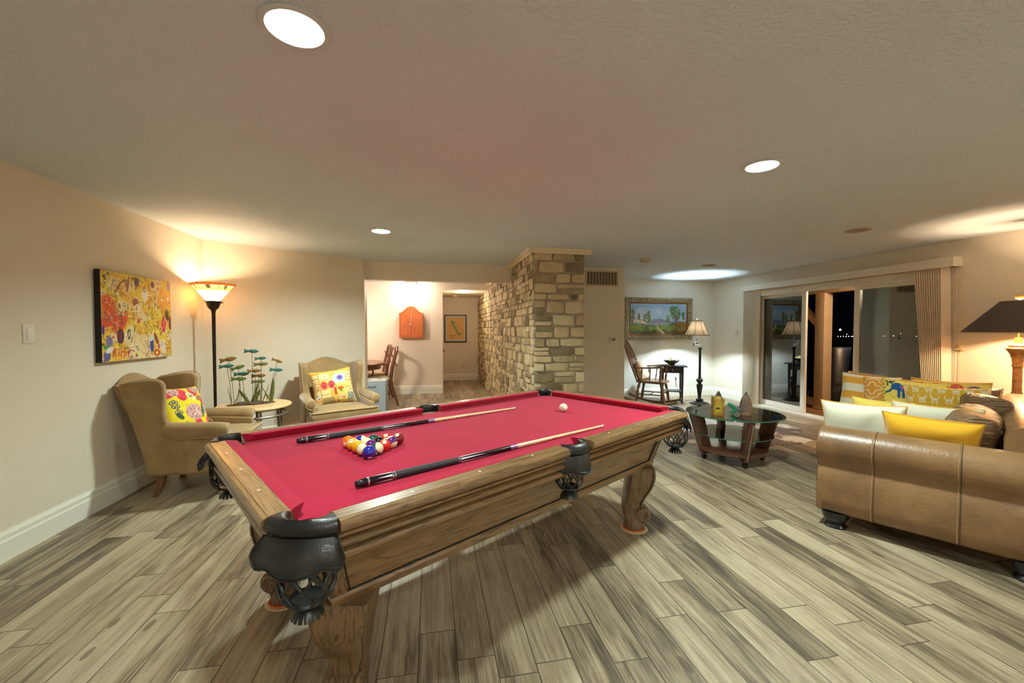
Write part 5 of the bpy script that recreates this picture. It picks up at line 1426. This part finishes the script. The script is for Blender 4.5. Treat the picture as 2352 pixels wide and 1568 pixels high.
# back along the right-hand end, and the long back on the far side
backp = [(.0, .10), (.0, .70), (.02, .755), (.07, .785), (.14, .785), (.19, .755), (.205, .70), (.18, .10)]
M().rings([[(x, -.80 - b, z) for b, z in backp] for x in (.19, 1.0, 2.02)]).build('backrest', HIDE, sofa, smooth=50)
rg = []
for i in range(9):
    y = .17 - .97 * i / 8; dz = .115 * (1 - i / 8)
    rg.append([(1.80 + b, y, z + (dz if z > .6 else 0)) for b, z in backp])
fb = M().rings(rg).build('backrest', HIDE, sofa, smooth=50)
M().tube([(1.80 + b, .174, z + (.115 if z > .6 else 0)) for b, z in backp[1:-1]], .006, 8).build('back_welt', PIPE, fb)
M().tube([(1.82, .17 - .97 * i / 8, .755 + .125 * (1 - i / 8)) for i in range(9)], .005, 6).build('back_welt', mat('dark_welt', C(84, 58, 36), .5), fb)
def puff(nm, w, h, t, loc, face, tilt, seed=0, roll=0):
    """loose stuffed leather back cushion with welted box border"""
    g = np.linspace(-1, 1, 46); u, v = np.meshgrid(g, g, indexing='ij')
    X = w / 2 * np.sign(u) * np.abs(u) * (1 - .04 * (1 - v ** 2)); Z = h / 2 * v * (1 - .04 * (1 - u ** 2)) + h / 2
    th = t / 2 * np.clip((1 - np.abs(u) ** 5) * (1 - np.abs(v) ** 5), 0, 1) ** .33
    rs = np.random.default_rng(seed); wv = np.zeros_like(u)
    for k in range(9):
        a = rs.normal(PI / 2, .5); f = rs.uniform(4, 13); wv += np.sin((u * math.cos(a) + v * math.sin(a)) * f + rs.random() * 6 + 1.5 * np.sin(u * 2 + k)) * rs.uniform(.2, 1) / f * 5
    th = th + .010 * wv / 2 * np.clip((1 - u ** 8) * (1 - v ** 8), 0, 1)
    idx = np.arange(46 * 46).reshape(46, 46)
    mm = M()
    for sgn in (-1, 1):
        vs = [[mm.bm.verts.new((X[i, j], sgn * th[i, j], Z[i, j])) for j in range(46)] for i in range(46)]
        for i in range(45):
            for j in range(45): mm.bm.faces.new((vs[i][j], vs[i + 1][j], vs[i + 1][j + 1], vs[i][j + 1]))
    o = mm.build(nm, PUFF, sofa, smooth=180)
    o.matrix_local = T(loc) @ Matrix.Rotation(face + PI / 2, 4, 'Z') @ Matrix.Rotation(-tilt, 4, 'X') @ Matrix.Rotation(roll, 4, 'Y')
    for k in (.36, -.36):
        i0 = int((k * .9 + 1) / 2 * 45)
        M().tube([(X[i0, j], -th[i0, j] - .001, Z[i0, j]) for j in range(2, 44)] + [(X[i0, j], th[i0, j] + .001, Z[i0, j]) for j in range(43, 1, -1)], .0055, 6, closed=True).build('welt', PIPE, o)
    return o
# local facing: +y is the sofa's front for the right-hand end; the long far back faces -x
puff('back_cushion', .62, .36, .24, (.57, -.64, .455), PI / 2, .16, 3)
puff('back_cushion', .60, .40, .24, (1.27, -.655, .455), PI / 2 + .25, .18, 4)
puff('back_cushion', .62, .40, .22, (1.655, -.52, .455), PI, .20, 5)
puff('back_cushion', .56, .42, .18, (1.705, -.10, .455), PI, .16, 6)

# ------------------------------------------------------------------ sofa pillows
def stripes():
    p = Paint(60, 120, (232, 224, 204))
    for k in range(3): p.rect(0, .10 + .33 * k, 1, .265 + .33 * k, (232, 168, 60))
    return p
def trellis():
    p = Paint(150, 150, (226, 156, 52)); W = (240, 222, 186)
    for a in range(-1, 5):
        for b in range(-1, 5):
            cx, cy = (a + .5 * (b % 2)) * .34, b * .25
            pts = []
            for k in range(33):
                t = 2 * PI * k / 32; r = .115 + .035 * math.cos(4 * t) ** 1
                pts.append((cx + 1.15 * r * math.cos(t), cy + .95 * r * math.sin(t)))
            p.line(pts, .010, W)
    return p
def elephant():
    p = Paint(170, 170, (236, 214, 96)); r = random.Random(6)
    B, D = (20, 84, 150), (30, 80, 60)
    E = lambda x: x * .70 - .02
    p.ell(E(.62), .80, .15, .085, B, -.1, .06); p.ell(E(.38), .84, .085, .085, B, 0, .06); p.line([(E(.31), .80), (E(.22), .72), (E(.15), .70)], .022, B)
    for x in (.44, .54, .66, .76): p.line([(E(x), .78), (E(x) + .015, .62)], .024, B)
    for k in range(22): p.ell(E(.48 + .32 * r.random()), .76 + .10 * r.random(), .014, .012, (236, 120, 120))
    p.line([(.16, .90), (.20, .97)], .012, D); p.line([(.10, .84), (.08, .95)], .012, D); p.ell(.14, .93, .04, .03, D, .6)
    for x, s in ((.28, 1), (.70, -1), (.86, 1)): p.line([(x, .50), (x + .03 * s, .40), (x + .12 * s, .37), (x + .20 * s, .42)], .012, D)
    p.ell(.38, .34, .09, .08, (196, 36, 30), 0, .1); p.ell(.44, .32, .05, .05, (40, 80, 150), 0, .1); p.ell(.33, .38, .05, .04, (216, 60, 40))
    p.line([(.30, .10), (.42, .24), (.50, .22)], .008, (170, 50, 30)); p.line([(.30, .34), (.42, .26)], .008, D)
    for k in range(14): p.ell(.03 + .02 * (k % 2), .03 + .07 * k, .018, .014, (190, 50, 30)); p.ell(.97, .03 + .07 * k, .018, .014, (190, 50, 30))
    for k in range(24): p.ell(r.random(), r.random(), .012, .008, r.choice([D, (196, 60, 40)]), r.random() * 3)
    return p
def animals():
    p = Paint(240, 150, (206, 164, 40)); W = (222, 208, 172)
    for a in range(7):
        for b in range(5):
            cx, cy = (a + .5 * (b % 2)) * .155, .08 + b * .21; s = -1 if (a + b) % 2 else 1
            p.ell(cx, cy, .055, .026, W, 0, .2); p.ell(cx + s * .045, cy + .045, .022, .018, W, 0, .2); p.line([(cx + s * .035, cy), (cx + s * .045, cy + .05)], .016, W)
            for q in (-.032, -.012, .014, .032): p.line([(cx + q, cy), (cx + q + .006 * s, cy - .075)], .0095, W)
            p.line([(cx - s * .034, cy + .01), (cx - s * .052, cy + .055), (cx - s * .040, cy + .075)], .008, W)
            p.line([(cx + s * .045, cy + .06), (cx + s * .052, cy + .09)], .007, W)
    p.put(((p.x > .965) | (p.x < .02)) * .7, (236, 206, 150))
    return p
def suzani(bg=(232, 196, 90)):
    p = Paint(160, 130, bg); r = random.Random(9)
    p.rect(0, 0, 1, .035, (206, 150, 30)); p.rect(0, .965, 1, 1, (206, 150, 30))
    for cx, cy, c in ((.14, .84, (196, 40, 40)), (.34, .86, (186, 30, 50)), (.58, .87, (206, 60, 40)), (.80, .84, (70, 60, 120)), (.20, .5, (60, 70, 130)), (.5, .5, (196, 40, 40)), (.8, .5, (200, 90, 40)), (.3, .2, (70, 100, 60)), (.7, .2, (190, 40, 60))):
        p.ell(cx, cy, .11, .075, c, .1, .08); p.ell(cx, cy, .07, .045, (226, 120, 90), 0, .2); p.ell(cx, cy, .035, .025, c)
    for k in range(50): p.line([(x := r.random(), y := r.random()), (x + r.uniform(-.05, .05), y + r.uniform(-.04, .04))], .006, r.choice([(60, 96, 60), (50, 60, 110), (190, 50, 40)]))
    return p
FA = SROT + PI          # facing away from the long far back, towards the viewer
FN = SROT               # facing the other way, away from the near arm
GR = 'sofa pillows'
pillow('throw_pillow', 'yellow and white striped pillow at the far left end of the sofa back', 'pillow', .43, .43, .13, stripes(), (226, 170, 70), sw_(1.53, -.005, .50), FA - .10, .24, .04, GR, 70, 11)
pillow('throw_pillow', 'orange pillow with white trellis pattern right of the striped pillow', 'pillow', .42, .42, .12, trellis(), (226, 160, 60), sw_(1.44, -.20, .50), FA - .05, .26, -.02, GR, 100, 12)
pillow('throw_pillow', 'yellow pillow embroidered with a blue elephant and red flower', 'pillow', .42, .42, .11, elephant(), (226, 190, 80), sw_(1.34, -.325, .50), FA - .02, .28, .03, GR, 110, 13)
pillow('throw_pillow', 'mustard pillow with pale animal print in front of the elephant pillow', 'pillow', .48, .40, .12, animals(), (206, 166, 50), sw_(1.22, -.53, .50), FA + .02, .26, -.02, GR, 130, 14, (232, 196, 130))
pillow('throw_pillow', 'floral embroidered pillow peeking out behind the animal print pillow', 'pillow', .46, .43, .11, suzani(), (226, 170, 60), sw_(1.46, -.53, .50), FA + .02, .20, .02, GR, 90, 15)
WHT = (214, 212, 190)
pillow('throw_pillow', 'large white backed pillow leaning on the inside of the near rolled arm', 'pillow', .46, .37, .15, trellis(), WHT, sw_(.375, -.165, .462), FN + .06, .20, .02, GR, 90, 16, (226, 170, 60))
pillow('throw_pillow', 'white backed pillow behind the yellow embroidered pillow by the near arm', 'pillow', .44, .38, .14, stripes(), WHT, sw_(.62, -.50, .460), FN + .02, .22, -.02, GR, 90, 17, (226, 180, 90))
pillow('throw_pillow', 'pale yellow pillow behind the large white backed pillow', 'pillow', .36, .345, .12, Paint(8, 8, (236, 214, 100)), (236, 216, 104), sw_(.86, -.20, .460), FN, .20, -.03, GR, 60, 18, (230, 206, 96))
pillow('throw_pillow', 'mustard yellow backed pillow with embroidered front lying on the near arm', 'pillow', .45, .35, .15, suzani((236, 206, 120)), (224, 170, 30), sw_(.335, -.50, .462), FN - .06, .36, -.03, GR, 110, 19, (206, 150, 30))

# ================================================================== END TABLE + TABLE LAMP
et = thing('end_table', 'dark round end table behind the corner of the sofa', 'side table', (5.125, 2.76, 0))
M().lathe([(0, .60), (.26, .60), (.27, .61), (.26, .63), (0, .63)], 40).lathe([(0, .02), (.20, .02), (.20, .05), (.05, .09), (.04, .3), (.06, .55), (.1, .6), (0, .6)], 32).build('table_body', CHERRY, et)
for k in range(3): M().sphere((.16 * math.cos(k * 2.1), .16 * math.sin(k * 2.1), .012), .02, 10, 8, (1, 1, .6)).build('foot', CHERRY, et)
AGED = mat('aged_gold_resin', C(116, 84, 50), .45, var=C(160, 124, 78), vscale=18, metal=.25, bump=.3, bscale=40)
tl2 = thing('table_lamp', 'table lamp with wide dark cone shade at the right edge', 'table lamp', (5.125, 2.76, .63))
M().lathe([(0, 0), (.085, 0), (.088, .02), (.06, .04), (.045, .06), (.034, .09), (.036, .12), (.030, .14), (.030, .355), (.036, .36), (.036, .378), (.034, .385), (.036, .42), (.050, .475), (.074, .515), (.078, .525), (.070, .532), (.056, .538), (.060, .548), (.050, .560), (.034, .565), (.026, .572), (.026, .60), (.02, .62), (0, .62)], 36).build('column', AGED, tl2, smooth=50)
m = M()
for k in range(28): a = 2 * PI * k / 28; m.sphere((.074 * math.cos(a), .074 * math.sin(a), .521), .006, 8, 6)
m.build('bead_ring', mat('pale_gold', C(206, 170, 112), .4, metal=.4), tl2)
n = N('dark_cone_shade'); n.p(col=C(78, 62, 52), rough=.8); DKS = n.m
INS = mat('gold_shade_lining', C(236, 196, 130), .6)
SHP = [(.360, .665), (.118, .945)]
def shade_ring(r, z): return [(r * math.cos(2 * PI * k / 48), r * math.sin(2 * PI * k / 48), z) for k in range(48)]
m = M(); m.rings([shade_ring(r, z) for r, z in SHP], True, (False, False)); ls2 = m.build('lamp_shade', DKS, tl2, smooth=60, recalc=False)
m = M(); m.rings([shade_ring(r - .006, z) for r, z in SHP], True, (False, False)); m.build('shade_lining', INS, ls2, smooth=60, recalc=False)
m = M(); m.tube(shade_ring(.359, .664), .004, 6, closed=True).tube(shade_ring(.117, .945), .003, 6, closed=True); m.build('shade_rim', mat('gold_rim', C(200, 150, 86), .5), ls2)
m = M().tube([(0, 0, .62), (0, 0, .96)], .005, 8)
for k in range(3): a = k * 2.094; m.tube([(0, 0, .94), (.116 * math.cos(a), .116 * math.sin(a), .944)], .002, 5)
m.lathe([(0, .955), (.012, .956), (.016, .962), (.030, .968), (.032, .982), (.022, 1.0), (0, 1.008)], 20); m.build('harp_finial', mat('finial_gold', C(176, 140, 90), .4, metal=.4), tl2)
M().sphere((0, 0, .80), .022, 16, 12).build('bulb', MATS['warm_bulb'], tl2)

# ================================================================== COFFEE TABLE, FISH CARVINGS, RUG
DKW = wood('dark_walnut', C(58, 36, 26), C(96, 62, 46), 2, 1.3, .28, .4)
n = N('green_edge_glass'); n.t.nodes.remove(n.b)
_t = n.nd('BsdfTransparent', {'Color': (.965, .985, .972, 1)}); _g = n.nd('BsdfGlossy', {'Color': (1, 1, 1, 1), 'Roughness': .01}); _f = n.nd('Fresnel', {'IOR': 1.5})
_x = n.nd('MixShader', {0: n.math('MINIMUM', n.math('MULTIPLY', _f.outputs[0], 1.3), 1.0)}); n.t.links.new(_t.outputs[0], _x.inputs[1]); n.t.links.new(_g.outputs[0], _x.inputs[2]); n.t.links.new(_x.outputs[0], n.out.inputs[0])
TGL = n.m
GEDGE = mat('green_glass_edge', C(60, 130, 104), .1, trans=.4, coat=.5)
ct = thing('coffee_table', 'round glass coffee table with slanted dark wood fins on casters', 'coffee table', (3.02, 3.70, 0))
M().lathe([(0, .468), (.445, .468), (.445, .480), (0, .480)], 72).build('glass_top', TGL, ct, smooth=30)
M().lathe([(.4452, .468), (.450, .470), (.452, .474), (.450, .478), (.4452, .480)], 72, cap=False).build('glass_edge', GEDGE, ct, smooth=60)
M().lathe([(0, .268), (.355, .268), (.355, .276), (0, .276)], 64).build('glass_shelf', TGL, ct, smooth=30)
M().lathe([(.3552, .268), (.358, .270), (.358, .274), (.3552, .276)], 64, cap=False).build('shelf_edge', GEDGE, ct, smooth=60)
M().lathe([(0, .100), (.315, .100), (.330, .108), (.330, .122), (.315, .130), (0, .130)], 56).build('wood_shelf', DKW, ct, smooth=40)
for a in (165, 252, -15, 72):
    mt = T((0, 0, 0), math.radians(a))
    f = M().prism(rounded([(.205, .058), (.325, .058), (.440, .466), (.300, .466)], .006, 2), 'y', -.024, .024, .006, 2, mtx=mt).build('fin_leg', DKW, ct, smooth=30)
    M().box(-.002, -.005, 0, .004, .005, .40).build('edge_groove', mat('groove_line', C(150, 130, 116), .4), f, smooth=0).matrix_local = mt @ T((.331, 0, .07), 0, 0, math.atan2(.137, .408))
    c = M(); c.lathe([(0, -.016), (.024, -.016), (.026, -.010), (.026, .010), (.024, .016), (0, .016)], 18, mtx=mt @ T((.285, 0, .026), .3) @ Matrix.Rotation(PI / 2, 4, 'X')); c.box(.272, -.012, .04, .298, .012, .060, .003, mtx=mt); c.build('caster', BLACKM, ct)
def carving(name, label, loc, rz, body, fin, lines, kind):
    t = thing(name, label, 'wooden fish', loc, rz, 'carved fish on the glass table')
    if kind == 0:
        prof = [(0, .050), (.02, .056), (.06, .060), (.11, .060), (.15, .054), (.175, .044), (.19, .030)]
        M().rings([[(math.cos(2 * PI * k / 20) * w * .92, math.sin(2 * PI * k / 20) * w * .55 + .010 * (z / .19), z) for k in range(20)] for z, w in prof]).build('body', body, t, smooth=60)
        M().rings([[(a * w + .002, .012 + b * .020, z) for a, b in ((-1, -.6), (0, -1), (1, -.6), (1, .6), (0, 1), (-1, .6))] for z, w in ((.165, .034), (.195, .026), (.22, .014), (.236, .005))]).build('dorsal_fin', fin, t, smooth=40)
        M().rings([[(.052 + a * .008, -.012 + b * .016, z) for a, b in ((-1, -1), (1, -1), (1, 1), (-1, 1))] for z in (.09, .13, .165)]).build('side_fin', body, t, smooth=0)
        M().rings([[(-.050 + a * .010, -.006 + b * .022, z) for a, b in ((-1, -1), (1, -1), (1, 1), (-1, 1))] for z in (.0, .10, .18)]).build('side_fin', lines, t, smooth=0)
        M().sphere((0, -.031, .075), .020, 14, 10, (1, .35, .42)).build('mouth', mat('carved_mouth', C(30, 44, 24), .5), t)
    else:
        prof = [(0, .046), (.03, .052), (.08, .056), (.12, .052), (.16, .040), (.19, .024), (.215, .010)]
        o = M().rings([[(math.cos(2 * PI * k / 20) * w + .004, math.sin(2 * PI * k / 20) * w * .5, z) for k in range(20)] for z, w in prof]).build('body', body, t, smooth=60)
        m = M()
        for k in range(9): m.tube([(-.045 + .018 * q, -.5 * .056 * math.sqrt(max(.05, 1 - ((-.045 + .018 * q) / .056) ** 2)) - .001, .030 + .018 * k + .010 * q * .6) for q in range(6)], .0013, 5)
        m.build('carved_scales', lines, o)
        m = M(); m.tube([(-.035, -.004, .05), (-.07, -.012, .046), (-.085, -.016, .05)], [.030, .018, .014], 10, flat=(1, .5))
        m.build('tail_stalk', mat('grey_green_paint', C(92, 102, 84), .5), t)
        m = M()
        m.tube([(-.080, -.016, .05), (-.115, -.02, .082), (-.155, -.024, .104)], [.014, .020, .012], 10, flat=(1, .45)); m.tube([(-.080, -.016, .05), (-.110, -.02, .025), (-.128, -.024, .012)], [.014, .020, .010], 10, flat=(1, .45))
        m.build('tail_fin', fin, t)
        m = M(); m.tube([(-.052, -.01, .07), (-.030, -.006, .14), (.0, 0, .19), (.006, 0, .228)], [.004, .010, .012, .006], 8, flat=(1, 1)); m.build('dorsal_fin', lines, t)
    return t
YF_ = mat('yellow_fish_paint', C(196, 166, 40), .45, var=C(150, 104, 50), vscale=16); GF_ = mat('grey_fish_paint', C(118, 112, 108), .5, var=C(166, 116, 66), vscale=7)
carving('carved_fish', 'yellow carved wooden fish standing on the glass coffee table', (2.765, 3.60, .480), -.70, YF_, mat('slate_fin', C(72, 70, 72), .5), mat('brown_fin', C(116, 84, 58), .5), 0)
carving('carved_fish', 'grey carved wooden fish with green tail on the glass coffee table', (3.035, 3.555, .480), -.70, GF_, mat('green_tail_paint', C(34, 130, 96), .4), mat('slate_lines', C(60, 60, 70), .5), 1)
n = N('cowhide'); v = n.obj()
f = n.noise(v, 2.1, 5, .62, .9); c = n.ramp(f, [(.46, C(222, 212, 192)), (.50, C(150, 112, 76)), (.54, C(88, 62, 44)), (.75, C(70, 50, 38))])
n.bump(n.noise(v, 130, 2, .6), .3, .004); n.p(col=c, rough=.75, sheen=.2)
m = M(); ol = []
rp = {0: 1.05, 25: 1.20, 40: .82, 70: .78, 95: .92, 120: .75, 150: .95, 165: 1.12, 185: .85, 205: .80, 225: .96, 240: .74, 275: .80, 300: .95, 318: 1.02, 335: .80, 360: 1.05}
ks = sorted(rp)
for i in range(90):
    a = 360 * i / 90
    k0 = max(k for k in ks if k <= a); k1 = min(k for k in ks if k > a)
    q = (a - k0) / (k1 - k0); q = q * q * (3 - 2 * q)
    r = rp[k0] * (1 - q) + rp[k1] * q + .02 * math.sin(i * 1.7)
    ol.append((r * 1.0 * math.cos(math.radians(a)), r * .62 * math.sin(math.radians(a))))
rug = M().prism(ol, 'z', 0, .006).build('cowhide_rug', n.m, None, smooth=0)
rug.location = (3.74, 4.52, 0); rug.rotation_euler = (0, 0, math.radians(6))
tag(rug, 'brown and white cowhide rug on the floor behind the coffee table', 'rug')

# ================================================================== OUTSIDE THE GLASS DOOR
PATIO = mat('patio_concrete', C(176, 132, 92), .8, var=C(150, 108, 72), vscale=3, bump=.3, bscale=50)
TANP = mat('tan_painted_wood', C(206, 174, 132), .6, var=C(196, 162, 120), vscale=4)
struct('floor_patio', M().box(5.76, 2.2, -.22, 7.6, 8.4, -.04), PATIO, smooth=0)
struct('ceiling_patio', M().box(5.74, 2.2, 2.20, 7.9, 8.4, 2.26), TANP, smooth=0)
po = thing('patio_post', 'tan square wooden patio post outside the open glass door', 'post', (6.56, 5.93, -.04))
M().box(-.085, -.085, 0, .085, .085, 1.98, .006).build('post_shaft', TANP, po)
M().box(-.10, -.10, 0, .10, .10, .035, .006).build('base_plate', mat('post_base', C(190, 150, 110), .7), po)
br = M(); br.box(-.045, -.045, 0, .045, .045, .75, mtx=T((0, .10, 1.46), 0, -PI / 4)); br.build('diagonal_brace', TANP, po, smooth=0)
bm_ = thing('patio_beam', 'tan wooden patio beam resting across the top of the post', 'beam', (6.58, 5.3, 1.94))
M().box(-.07, -3.0, 0, .07, 3.0, .22, .004).build('beam', TANP, bm_)
BARK = mat('tree_bark', C(66, 60, 50), .95, var=C(30, 28, 24), vscale=9, stretch=(1, 1, .3), bump=1.0, bscale=14)
m = M(); rg = []
for i in range(18):
    z = -.9 + 6.0 * i / 17
    rg.append([(.10 * math.sin(z * .9) + (.19 + .05 * (1 - min(1, (z + .9) / 1.5))) * (1 + .06 * math.sin(k * 2.3 + z * 4)) * math.cos(2 * PI * k / 16), .06 * math.cos(z) + .19 * (1 + .06 * math.sin(k * 2.3 + z * 4)) * math.sin(2 * PI * k / 16), z) for k in range(16)])
tr = thing('tree', 'dark bark tree trunk beyond the patio beside the sliding door stile', 'tree', (9.60, 7.74, 0))
m.rings(rg).build('trunk', BARK, tr, smooth=60)
LEAF = mat('night_leaf', C(112, 116, 66), .6, var=C(74, 84, 44), vscale=3); STEM = mat('shrub_stem', C(96, 84, 56), .8)
def shrub(label, x, y, z0, w, h, n_, seed):
    r = random.Random(seed); t = thing('shrub', label, 'shrub', (x, y, z0), 0, 'shrubs beyond the patio')
    s, l = M(), M()
    for k in range(n_):
        a, e = r.random() * 6.28, r.uniform(.25, 1.35); L = h * r.uniform(.45, 1.0)
        d = Vector((math.cos(a) * math.cos(e) * w / h, math.sin(a) * math.cos(e) * w / h, math.sin(e))); p0 = Vector((r.uniform(-.1, .1), r.uniform(-.1, .1), 0))
        s.tube([p0, p0 + d * L * .5, p0 + d * L], [.008, .006, .003], 5)
        for q in range(8):
            f = r.uniform(.4, 1.05); c = p0 + d * L * f; u = Vector((r.uniform(-1, 1), r.uniform(-1, 1), r.uniform(-.4, 1))).normalized(); v = u.cross(Vector((r.random(), r.random(), 1))).normalized()
            L2 = r.uniform(.05, .11); W2 = L2 * .28
            q_ = [c, c + u * L2 * .5 + v * W2, c + u * L2, c + u * L2 * .5 - v * W2]
            vs = [l.bm.verts.new(p) for p in q_]; l.bm.faces.new(vs)
    s.build('stems', STEM, t); l.build('foliage', LEAF, t, smooth=0, weld=False, recalc=False)
    return t
shrub('olive green shrub beyond the patio between the post and the tree trunk', 8.05, 6.85, -.9, .50, 1.25, 90, 3)
shrub('dark shrub beyond the patio in the gap left of the post', 7.85, 7.45, -.9, .40, 1.15, 60, 5)
GRD = mat('night_ground', C(60, 58, 40), .95, var=C(40, 42, 28), vscale=4)
struct('floor_garden', M().box(7.6, -6, -1.0, 12.0, 22, -.9), GRD, smooth=0)
n = N('lake_water'); v = n.obj(); n.bump(n.noise(n.mapping(v, (1, .6, 1)), .9, 3, .6), .12, .3); n.p(col=(.001, .0015, .003, 1), rough=.3, spec=.2)
lake = M().box(12, -60, -1.7, 140, 160, -1.5).build('lake_water', n.m, smooth=0); tag(lake, 'dark lake water at night beyond the patio', 'lake', None, 'stuff')
SODIUM = N('sodium_lamp').p(em=(1, .62, .34, 1), ems=60).m; WHL = N('dock_lamp').p(em=(.85, .95, 1, 1), ems=14).m
def far_light(label, p, r, m_):
    o = M().sphere((0, 0, 0), r, 12, 8).build('distant_light', m_, None, smooth=180); o.location = p; tag(o, label, 'distant light', 'lights across the lake')
def along(px_, py_, d_):
    """point seen along a bearing (tangent right of the camera axis, tangent up) at distance d_"""
    fx, fy = math.sin(.19254), math.cos(.19254)
    return (fx * d_ + fy * d_ * px_, fy * d_ - fx * d_ * px_, 1.32 + d_ * py_)
far_light('bright orange light shining across the dark lake beyond the open door', along(.790, .0, 70), .13, SODIUM)
for i, (a, b) in enumerate(((.752, -.0175), (.760, -.0168), (.785, -.0160), (.7915, -.0162), (.798, -.0160), (.8045, -.0163), (.811, -.0160), (.8175, -.0162), (.806, -.011), (.821, -.0158), (.895, -.0155), (.900, -.0150), (.919, -.0145), (.9355, -.009), (.974, -.0160), (.622, -.015), (.640, -.0152), (.650, -.0155))):
    far_light('tiny white light low on the far shore of the lake', along(a, b, 70),   .036 if i not in (12, 17) else .06, WHL)

# ================================================================== LIGHTS
def lamp(kind, name, loc, energy, col, rot=(0, 0, 0), **k):
    l = bpy.data.lights.new(name, kind); l.energy = energy; l.color = col
    for a, b in k.items(): setattr(l, a, b)
    o = bpy.data.objects.new(name, l); link(o); o.location = loc; o.rotation_euler = rot; return o
COOL = (.84, 1.0, .92)
EA = 17
for (x, y), e in zip(LIT + REAR_FILL, (EA * .85, EA * 2.0, EA * 2.9, EA * 1.2, EA * 1.2)):
    lamp('AREA', 'downlight', (x, y, CH + .034), e, COOL, shape='DISK', size=.155)
lamp('POINT', 'torchiere_bulb', (-2.185, 4.765, 1.69), 24, (1, .70, .42), shadow_soft_size=.032)
lamp('POINT', 'table_lamp_bulb', (5.125, 2.76, 1.43), 62, (1, .70, .42), shadow_soft_size=.035)
lamp('POINT', 'alcove_bulb', (4.665, 6.655, 1.335), 135, (.70, .89, 1.0), shadow_soft_size=.027)
for dx in (-.095, 0, .095): lamp('POINT', 'dining_bulb', (-.375 + dx, 8.44, 2.085), 2.4, (1, .84, .70), shadow_soft_size=.03)
pl_ = thing('fill_pendant', 'added unseen fill pendant above the dining table behind the wall end', 'pendant lamp', (-1.55, 7.60, CH))  # out-of-view pendant added to lift the stone wall and dining room
M().tube([(0, 0, 0), (0, 0, -.42)], .006, 8).lathe([(.03, -.42), (.12, -.56), (.125, -.58), (.12, -.57), (.028, -.43)], 28, cap=False).build('pendant', GLOW, pl_)
lamp('POINT', 'fill_pendant_light', (-1.55, 7.60, 1.66), 30, (1, .84, .70), shadow_soft_size=.05)
lamp('POINT', 'hall_bulb', (.72, 9.2, 2.05), 9, (1, .84, .62), shadow_soft_size=.08)
lamp('POINT', 'porch_bulb', (6.3, 4.2, 2.05), 42, (1, .86, .66), shadow_soft_size=.06)
# two unseen globes added behind the viewer as fill light for the room
GLOBE = N('fill_globe_glow').p(em=(1, .94, .86, 1), ems=3).m
for gx, gy, lb in ((.15, -1.25, 'left'), (3.9, -1.2, 'right')):
    g = thing('fill_globe', 'added unseen fill globe on a stand behind the viewer on the %s side' % lb, 'floor lamp', (gx, gy, 0), 0, 'added fill globes behind the viewer')
    M().lathe([(0, 0), (.14, 0), (.14, .02), (.03, .04), (.014, .06), (.014, 1.62), (.05, 1.64), (0, 1.65)], 28).build('stand', BRONZE, g)
    M().sphere((0, 0, 1.78), .15, 28, 18).build('globe', GLOBE, g, smooth=180)
    lamp('POINT', 'fill_globe_light', (gx, gy, 1.78), 150, (1, .95, .90), shadow_soft_size=.155)
w = bpy.data.worlds.new('night'); SC.world = w; w.use_nodes = True
w.node_tree.nodes['Background'].inputs[0].default_value = (.004, .005, .009, 1); w.node_tree.nodes['Background'].inputs[1].default_value = .08

# ================================================================== CAMERA
cam = bpy.data.cameras.new('camera'); co = bpy.data.objects.new('camera', cam); link(co)
cam.sensor_width = 36; cam.lens = 953.86 / 2352 * 36; cam.clip_start = .05; cam.clip_end = 400
co.location = (0, 0, 1.32); co.rotation_euler = (PI / 2 - .0283, 0, -.19254)
SC.camera = co
vs = SC.view_settings
SC.display_settings.display_device = 'sRGB'
vs.view_transform = 'Standard'; vs.look = 'None'; vs.exposure = 0.95; vs.gamma = 1; vs.use_curve_mapping = False
SC.cycles.max_bounces = 14; SC.cycles.diffuse_bounces = 10; SC.cycles.glossy_bounces = 4; SC.cycles.transmission_bounces = 6; SC.cycles.transparent_max_bounces = 12
SC.cycles.caustics_reflective = False; SC.cycles.caustics_refractive = False; SC.cycles.sample_clamp_indirect = 6
